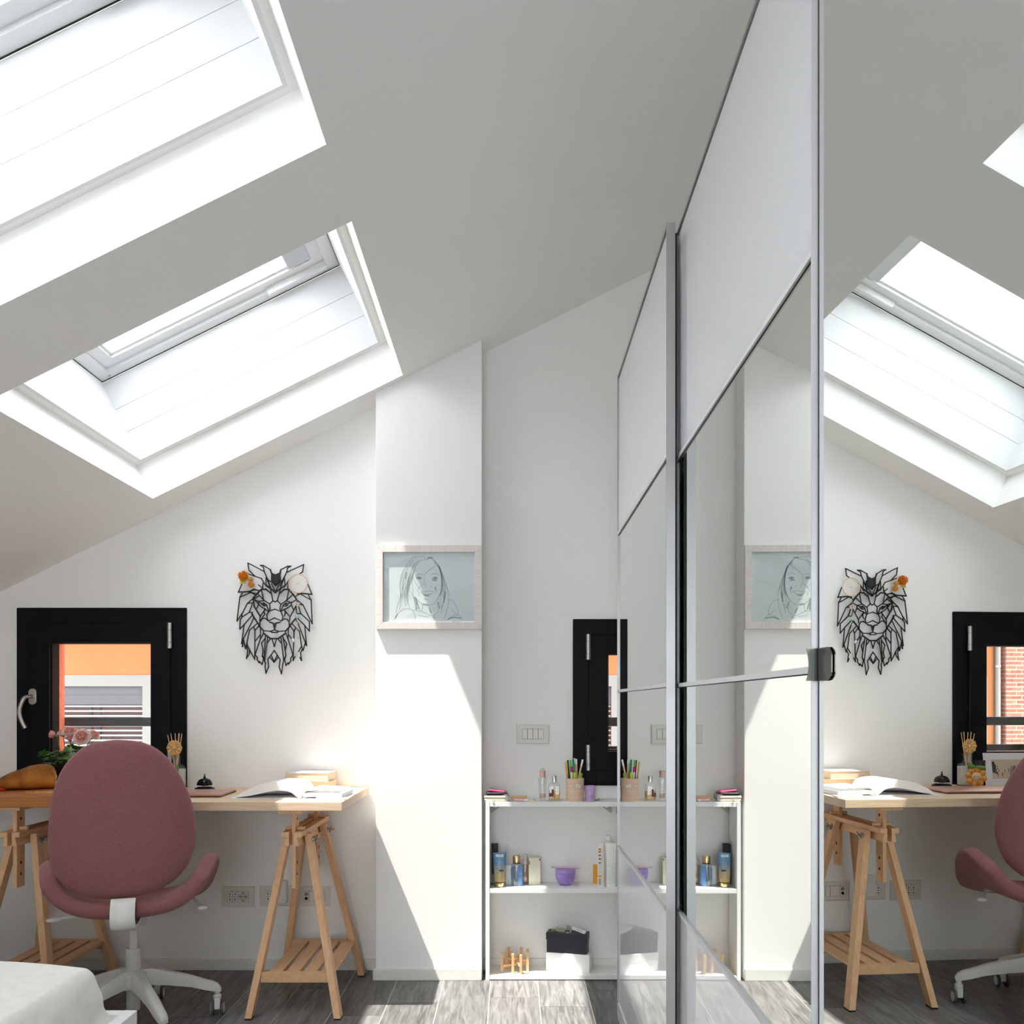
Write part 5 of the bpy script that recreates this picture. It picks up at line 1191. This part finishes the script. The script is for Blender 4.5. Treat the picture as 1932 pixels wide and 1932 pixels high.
# smiling flower ornament with green bow, leaning on the bottle
c2 = Vector(((320 - CX) * 3.735 / F, 3.735, DZ))
so_ = thing('flower_ornament', 'orange smiling flower ornament with green bow leaning on the diffuser', 'ornament', c2, R(18))
M_OCER = mat('glazed orange ceramic', (.72, .28, .03), .2, coat=.5)
fz = .0455
for i in range(8):
    a_ = 2 * math.pi * i / 8 + .2; MB().sphere((.0315 * math.cos(a_), 0, fz + .0315 * math.sin(a_)), .0135, .009, .0135, 14, 8).build('petal', M_OCER, so_)
fa = MB().sphere((0, -.004, fz), .0215, .010, .0215, 20, 10).build('face', mat('cream ceramic', (.72, .52, .36), .35), so_)
M_BROWNL = mat('brown painted line', (.12, .04, .02), .5)
mb = MB()
for sx_ in (-1, 1): mb.tube(spline([(sx_ * .004, -.0136, fz + .0035), (sx_ * .008, -.0130, fz + .001), (sx_ * .013, -.0118, fz + .0042)], 4), .0007, 5)
mb.tube(spline([(-.006, -.0131, fz - .009), (0, -.0134, fz - .0125), (.007, -.0128, fz - .0085)], 4), .0007, 5).tube([(0, -.0145, fz + .002), (.0012, -.0148, fz - .003)], .0006, 5)
mb.build('painted_smile', M_BROWNL, fa)
MB().sphere((-.0105, -.0112, fz - .005), .0035, .0016, .0035).sphere((.0115, -.0110, fz - .003), .0035, .0016, .0035).build('painted_cheek', mat('red painted cheek', (.62, .08, .05), .4), fa)
M_GBOW = mat('green satin ribbon', (.11, .26, .02), .35)
mb = MB(); bz = fz + .044
for sx_ in (-1, 1):
    rings = []
    for t_, hh in ((.001, .003), (.012, .0085), (.026, .0115), (.037, .013 if sx_ > 0 else .009)):
        rings.append([(sx_ * t_, -.006 + .004 * math.sin(t_ * 200), bz + hh + t_ * .12 * sx_), (sx_ * t_, -.011, bz + t_ * .1 * sx_), (sx_ * t_, -.006, bz - hh + t_ * .1 * sx_), (sx_ * t_, -.002, bz + t_ * .1 * sx_)])
    mb.loft(rings)
mb.sphere((0, -.009, bz), .005, .005, .006).build('bow', M_GBOW, so_, smooth=50)
# art card and black tin behind the chair
cd = thing('art_card', 'white card with a small street watercolour leaning on the window frame', 'card', (-1.665, 3.80, DZ)); cd.rotation_euler = (R(-9), 0, 0)
MB().box(-.115, .115, -.001, .0005, 0, .148).build('card', mat('pale card', (.70, .69, .72), .6), cd, smooth=0)
MB().box(-.078, .078, -.0013, -.0011, .030, .118).build('print', mat('beige print', (.52, .44, .35), .7), cd, smooth=0)
rng = random.Random(11); mbs = {k_: MB() for k_ in ('slate', 'leaf', 'red', 'dark')}
for i in range(16):
    x = -.03 + rng.gauss(0, .018); h_ = rng.uniform(.01, .032) * math.exp(-((x + .03) / .03) ** 2) + .006
    mbs['slate'].box(x - .0016, x + .0016, -.0016, -.0014, .058, .062 + h_)
for x, h_ in ((.070, .042), (.064, .03), (-.072, .036)):
    mbs['dark'].box(x - .006, x + .006, -.0016, -.0014, .058, .066 + h_)
for i in range(22): x = rng.choice([.062, -.064, .055]) + rng.gauss(0, .006); z_ = .058 + rng.gauss(.004, .007); mbs['leaf'].box(x - .003, x + .003, -.0018, -.0016, z_ - .002, z_ + .003)
for x in (.052, .030, -.01): mbs['red'].box(x - .0025, x + .0025, -.0018, -.0016, .044, .058); mbs['dark'].box(x - .0008, x + .0008, -.0017, -.0015, .036, .044)
for k_, col in (('slate', (.12, .12, .17)), ('leaf', (.07, .13, .06)), ('red', (.42, .06, .05)), ('dark', (.05, .05, .07))): mbs[k_].build('watercolour_' + {'slate': 'towers', 'leaf': 'leaves', 'red': 'figures', 'dark': 'houses'}[k_], mat(k_ + ' watercolour', col, .8), cd, smooth=0)
mb = MB(); scribble(mb, .03, .020, .045, .003, -.0012, 310, .0009); mb.build('handwriting', M_GRAPH2, cd, smooth=0)
tn = thing('black_tin', 'black tin with violet flower print between the card and the diffuser', 'tin', (-1.536, 3.828, DZ))
MB().lathe([(.026, 0), (.027, .002), (.027, .112), (.026, .114)], n=28).build('body', mat('black lacquered tin', (.008, .007, .009), .25), tn)
mb = MB()
for a_, zz in ((240, .098), (285, .10), (262, .03), (300, .045)):
    wrap(mb, .0272, a_ - 9, a_ + 9, zz - .005, zz + .005, 4)
mb.build('flower_print', mat('violet print dim', (.10, .03, .09), .5), tn)
single(MB().lathe([(.006, -.018), (.008, -.016), (.008, .016), (.006, .018)], n=16, axis=0), 'white_eraser', mat('white rubber', (.80, .80, .78), .6), (-1.595, 3.70, DZ + .008), 'small white rounded eraser in front of the art card', 'eraser')

# ------------------------------------------------------------------ things on the work top: pot, bread, tomato
WZ = LZ1
pc = Vector(((132 - CX) * 3.78 / F, 3.78, WZ))
ft = thing('flower_pot', 'black pot of pale pink ranunculus behind the bread', 'potted plant', pc)
MB().lathe([(.056, 0), (.060, .004), (.076, .108), (.078, .112), (.072, .112), (.068, .098), (.001, .098)], n=36).build('pot', mat('matt black pot', (.010, .010, .011), .6), ft)
M_LEAF = grain('ranunculus leaf', (.035, .11, .012), (.09, .22, .03), (1, 1, 1), 40, 4, .6, vary=.2)
def leafmesh():
    mb = MB(); out_ = []
    for i in range(25):
        t_ = -math.pi * .92 + 2 * math.pi * .92 * i / 24; r_ = .030 * (1 - .22 * (1 - math.cos(t_)) / 2) * (.78 + .22 * math.cos(5 * t_)) * (1 + .10 * math.cos(15 * t_))
        out_.append((r_ * math.cos(t_) * .98 + .006, r_ * math.sin(t_), -.10 * r_ * abs(math.sin(t_)) - 4.5 * (r_ * math.cos(t_)) ** 2 * .5))
    k = len(out_); mb.v = [Vector((.002, 0, .002))] + [Vector(p) for p in out_] + [Vector((.002, 0, .0005))] + [Vector(p) - Vector((0, 0, .0008)) for p in out_]
    for i in range(k - 1): mb.f.append([0, 1 + i, 2 + i]); mb.f.append([k + 1, k + 3 + i, k + 2 + i])
    for i in range(k - 1): mb.f.append([1 + i, k + 2 + i, k + 3 + i, 2 + i])
    return mb
lo = None; rng = random.Random(12); stems = MB()
for i in range(34):
    a_ = rng.uniform(0, 2 * math.pi); r_ = rng.uniform(.02, .088); z_ = .122 + rng.uniform(-.018, .06) * (1 - r_ / .11) + rng.uniform(-.012, .012)
    if i in (0, 1, 2, 3): a_ = math.pi * (1 + .12 * (i - 1.5)); r_ = .085 + .004 * i; z_ = .105 + .013 * i
    if i in (4, 5): a_ = math.pi * 1.35; r_ = .08; z_ = .085 + .01 * (i - 4)
    y_ = r_ * math.sin(a_); y_ = min(y_, .055)
    loc = (r_ * math.cos(a_), y_, z_)
    if lo is None: lo = leafmesh().build('leaf', M_LEAF, ft, loc, smooth=60); l_ = lo
    else: l_ = lo.copy(); C.objects.link(l_); l_.parent = ft; l_.location = loc; l_.name = 'leaf'
    l_.rotation_euler = (rng.uniform(-.5, .5), rng.uniform(-.2, .7), a_ + rng.uniform(-.5, .5)); s_ = rng.uniform(.8, 1.25); l_.scale = (s_, s_, s_)
    stems.tube(spline([(loc[0] * .25, y_ * .25, .097), (loc[0] * .6, y_ * .6, z_ - .012), loc], 3), .0011, 5)
M_PETAL = grain('pale pink petal', (.86, .62, .58), (.88, .78, .72), (1, 1, 1), 30, 3, .6)
M_BUD = mat('pink bud petal', (.74, .30, .33), .6); M_PETIN = grain('deep pink inner petal', (.72, .25, .24), (.84, .50, .40), (1, 1, 1), 60, 3, .6)
def flower(u, v, r_, dirv, bud=False):
    c_ = P(u, v, pc.y - .02 + dirv[1] * -.0) - pc; c_.y = dirv[3] if len(dirv) > 3 else -.02
    z = Vector(dirv[:3]).normalized(); x = z.orthogonal().normalized(); y = z.cross(x)
    mb = MB(); rng = random.Random(int(u * 7 + v))
    layers = [(1.0, .35, 7), (.82, .7, 7), (.62, 1.0, 6), (.44, 1.2, 5), (.26, 1.4, 4)] if not bud else [(.7, 1.35, 5), (.5, 1.45, 4), (.3, 1.5, 3)]
    mbi = MB()
    for li, (s_, lift, n_) in enumerate(layers):
        for i in range(n_):
            a_ = 2 * math.pi * (i + .5 * (li % 2)) / n_ + rng.uniform(-.1, .1); d = x * math.cos(a_) + y * math.sin(a_); n = z.cross(d)
            rings = []
            for t_, w_ in ((.12, .18), (.45, .52), (.8, .58), (1.0, .34)):
                p_ = c_ + d * (r_ * s_ * math.sin(min(t_, 1) * math.pi / 2 * (1.0)) * (1 - .25 * (lift > 1) * t_)) + z * (r_ * (.10 + lift * .62 * t_ ** 1.8) - r_ * .35)
                rings.append([p_ + n * (r_ * s_ * w_), p_ + n * (r_ * s_ * w_ * .5) - d * r_ * .06, p_ - n * (r_ * s_ * w_ * .5) - d * r_ * .06, p_ - n * (r_ * s_ * w_), p_ + d * r_ * .04])
            (mbi if li >= 2 and not bud else mb).loft(rings)
    o_ = mb.build('flower', M_BUD if bud else M_PETAL, ft, smooth=60)
    if not bud: mbi.build('inner_petals', M_PETIN, o_, smooth=60)
    if not bud: MB().sphere(c_ + z * r_ * .05, r_ * .17, n=10, m=6).build('flower_centre', mat('yellow flower centre', (.66, .42, .10), .7), o_)
    MB().sphere(c_ - z * r_ * .42, r_ * .42, r_ * .42, r_ * .25, 10, 6).build('sepal', M_LEAF, o_)
    b_ = c_ - z * r_ * .5
    stems.tube(spline([(c_.x * .2, c_.y * .2, .097), ((c_.x * .6), c_.y * .6, .15), b_], 4), .0016, 6)
flower(99, 1386, .026, (-.8, -.3, .25, -.012), True)
flower(113, 1383.5, .025, (-.15, -.35, 1, .0))
flower(131, 1380.5, .035, (.05, -.45, 1, -.012))
flower(156.5, 1390, .036, (.15, -1.0, .45, -.03))
flower(171, 1386.5, .027, (.6, -.2, .6, .012))
flower(136, 1394, .019, (0, -.6, .8, -.04), True)
stems.build('stem', mat('green stem', (.08, .16, .03), .6), ft)
# bread
bc = Vector(((50 - CX) * 3.56 / F, 3.56, WZ))
br = thing('bread_loaf', 'seeded crusty bread loaf with torn end on the work top', 'bread', bc, R(26))
M_CRUST = grain('bread crust', (.26, .075, .010), (.52, .20, .03), (1, 1, 1), 16, 8, .75, bump=.4, distortion=.3)
KX = 1.12
tab = [(-.100, .012, .014, .024), (-.096, .026, .030, .030), (-.080, .044, .050, .034), (-.055, .058, .066, .036), (-.025, .064, .078, .038), (.010, .068, .094, .044), (.045, .066, .101, .047), (.075, .060, .098, .046), (.088, .054, .086, .042), (.093, .048, .070, .038)]
rings = []
for x, hy, top_, mid in tab:
    x *= KX; ring = []
    for i in range(24):
        a_ = 2 * math.pi * i / 24; cy_, sz_ = math.cos(a_), math.sin(a_)
        z_ = mid + (top_ - mid) * sz_ if sz_ > 0 else mid + (mid - .0) * sz_ * (1 if abs(sz_) < .8 else .995)
        z_ = max(z_, .0); q_ = Vector((x, hy * abs(cy_) ** .8 * (1 if cy_ > 0 else -1), z_))
        q_ += Vector((0, 1, .6)) * noise.noise(q_ * 28) * .004 * (1 if z_ > .004 else 0); q_.z = max(q_.z, 0); ring.append(q_)
    rings.append(ring)
crust = MB().loft(rings).build('crust', M_CRUST, br, smooth=70)
mb = MB(); rng = random.Random(4)
for i in range(1700):
    k = rng.uniform(1.5, 8.2); j = int(k); f_ = k - j; a_ = rng.uniform(.12, math.pi - .12); ii = a_ / (2 * math.pi) * 24; i0 = int(ii); fi = ii - i0
    p_ = (rings[j][i0] * (1 - fi) + rings[j][(i0 + 1) % 24] * fi) * (1 - f_) + (rings[j + 1][i0] * (1 - fi) + rings[j + 1][(i0 + 1) % 24] * fi) * f_
    d = Vector((rng.gauss(0, 1), rng.gauss(0, 1), 0)).normalized() * .0023; n = Vector((-d.y, d.x, 0)) * .45; up = Vector((0, 0, .0011))
    mb.add([p_ + d, p_ + n, p_ - d, p_ - n, p_ + up], [(0, 1, 4), (1, 2, 4), (2, 3, 4), (3, 0, 4)])
mb.build('seeds', mat('toasted seeds', (.07, .025, .008), .7), br, smooth=0, kind='stuff')
M_CRUMB = grain('bread crumb', (.70, .42, .13), (.80, .56, .25), (1, 1, 1), 60, 5, .9, bump=.4)
mb = MB(); mb.loft([[(.0935 * KX + .004 * noise.noise(Vector((0, p.y * 40, p.z * 40))), p.y * .93, .003 + p.z * .94) for p in rings[-1]], [(.0960 * KX + .006 * noise.noise(Vector((3, p.y * 50, p.z * 50))), p.y * .6, .012 + p.z * .7) for p in rings[-1]]]).build('torn_end', M_CRUMB, br, smooth=50)
mb = MB(); mb.sphere((0, 0, .0135), .024, .020, .0135, 12, 8)
for v_ in mb.v: v_ += Vector((1, 1, .5)) * noise.noise(v_ * 60) * .006; v_.z = max(v_.z, 0)
q = P(104, 1487, 3.64)
single(mb, 'bread_chunk', M_CRUMB, (q.x, 3.64, WZ), 'torn bread chunk between the loaf and the chair back', 'bread', smooth=60)
rng = random.Random(9); mb = MB()
for i in range(110):
    x, y, r_ = rng.gauss(-1.83, .035), rng.gauss(3.445, .018), rng.uniform(.0012, .0035)
    mb.add([(x + r_ * math.cos(t_), y + r_ * math.sin(t_), 0) for t_ in (0, 1.6, 3.1, 4.7)] + [(x, y, r_ * .8)], [(0, 1, 4), (1, 2, 4), (2, 3, 4), (3, 0, 4)])
for v_ in mb.v: v_ -= Vector((-1.83, 3.445, 0))
mb.build('bread_crumbs', M_CRUMB, loc=(-1.83, 3.445, WZ), smooth=0, kind='stuff', label='loose bread crumbs scattered on the work top', category='crumbs')
q = P(0, 1490, 3.50)
tm = thing('tomato_slice', 'red tomato slice at the left edge of the work top', 'tomato', (q.x - .004, 3.50, WZ))
MB().lathe([(.026, 0), (.031, .005), (.029, .011), (.024, .014), (.001, .0135)], n=24).build('skin', mat('tomato skin', (.55, .03, .012), .2), tm)
MB().lathe([(.022, .0138), (.020, .0148), (.001, .0148)], n=24).build('flesh', mat('tomato flesh', (.65, .10, .05), .3), tm)
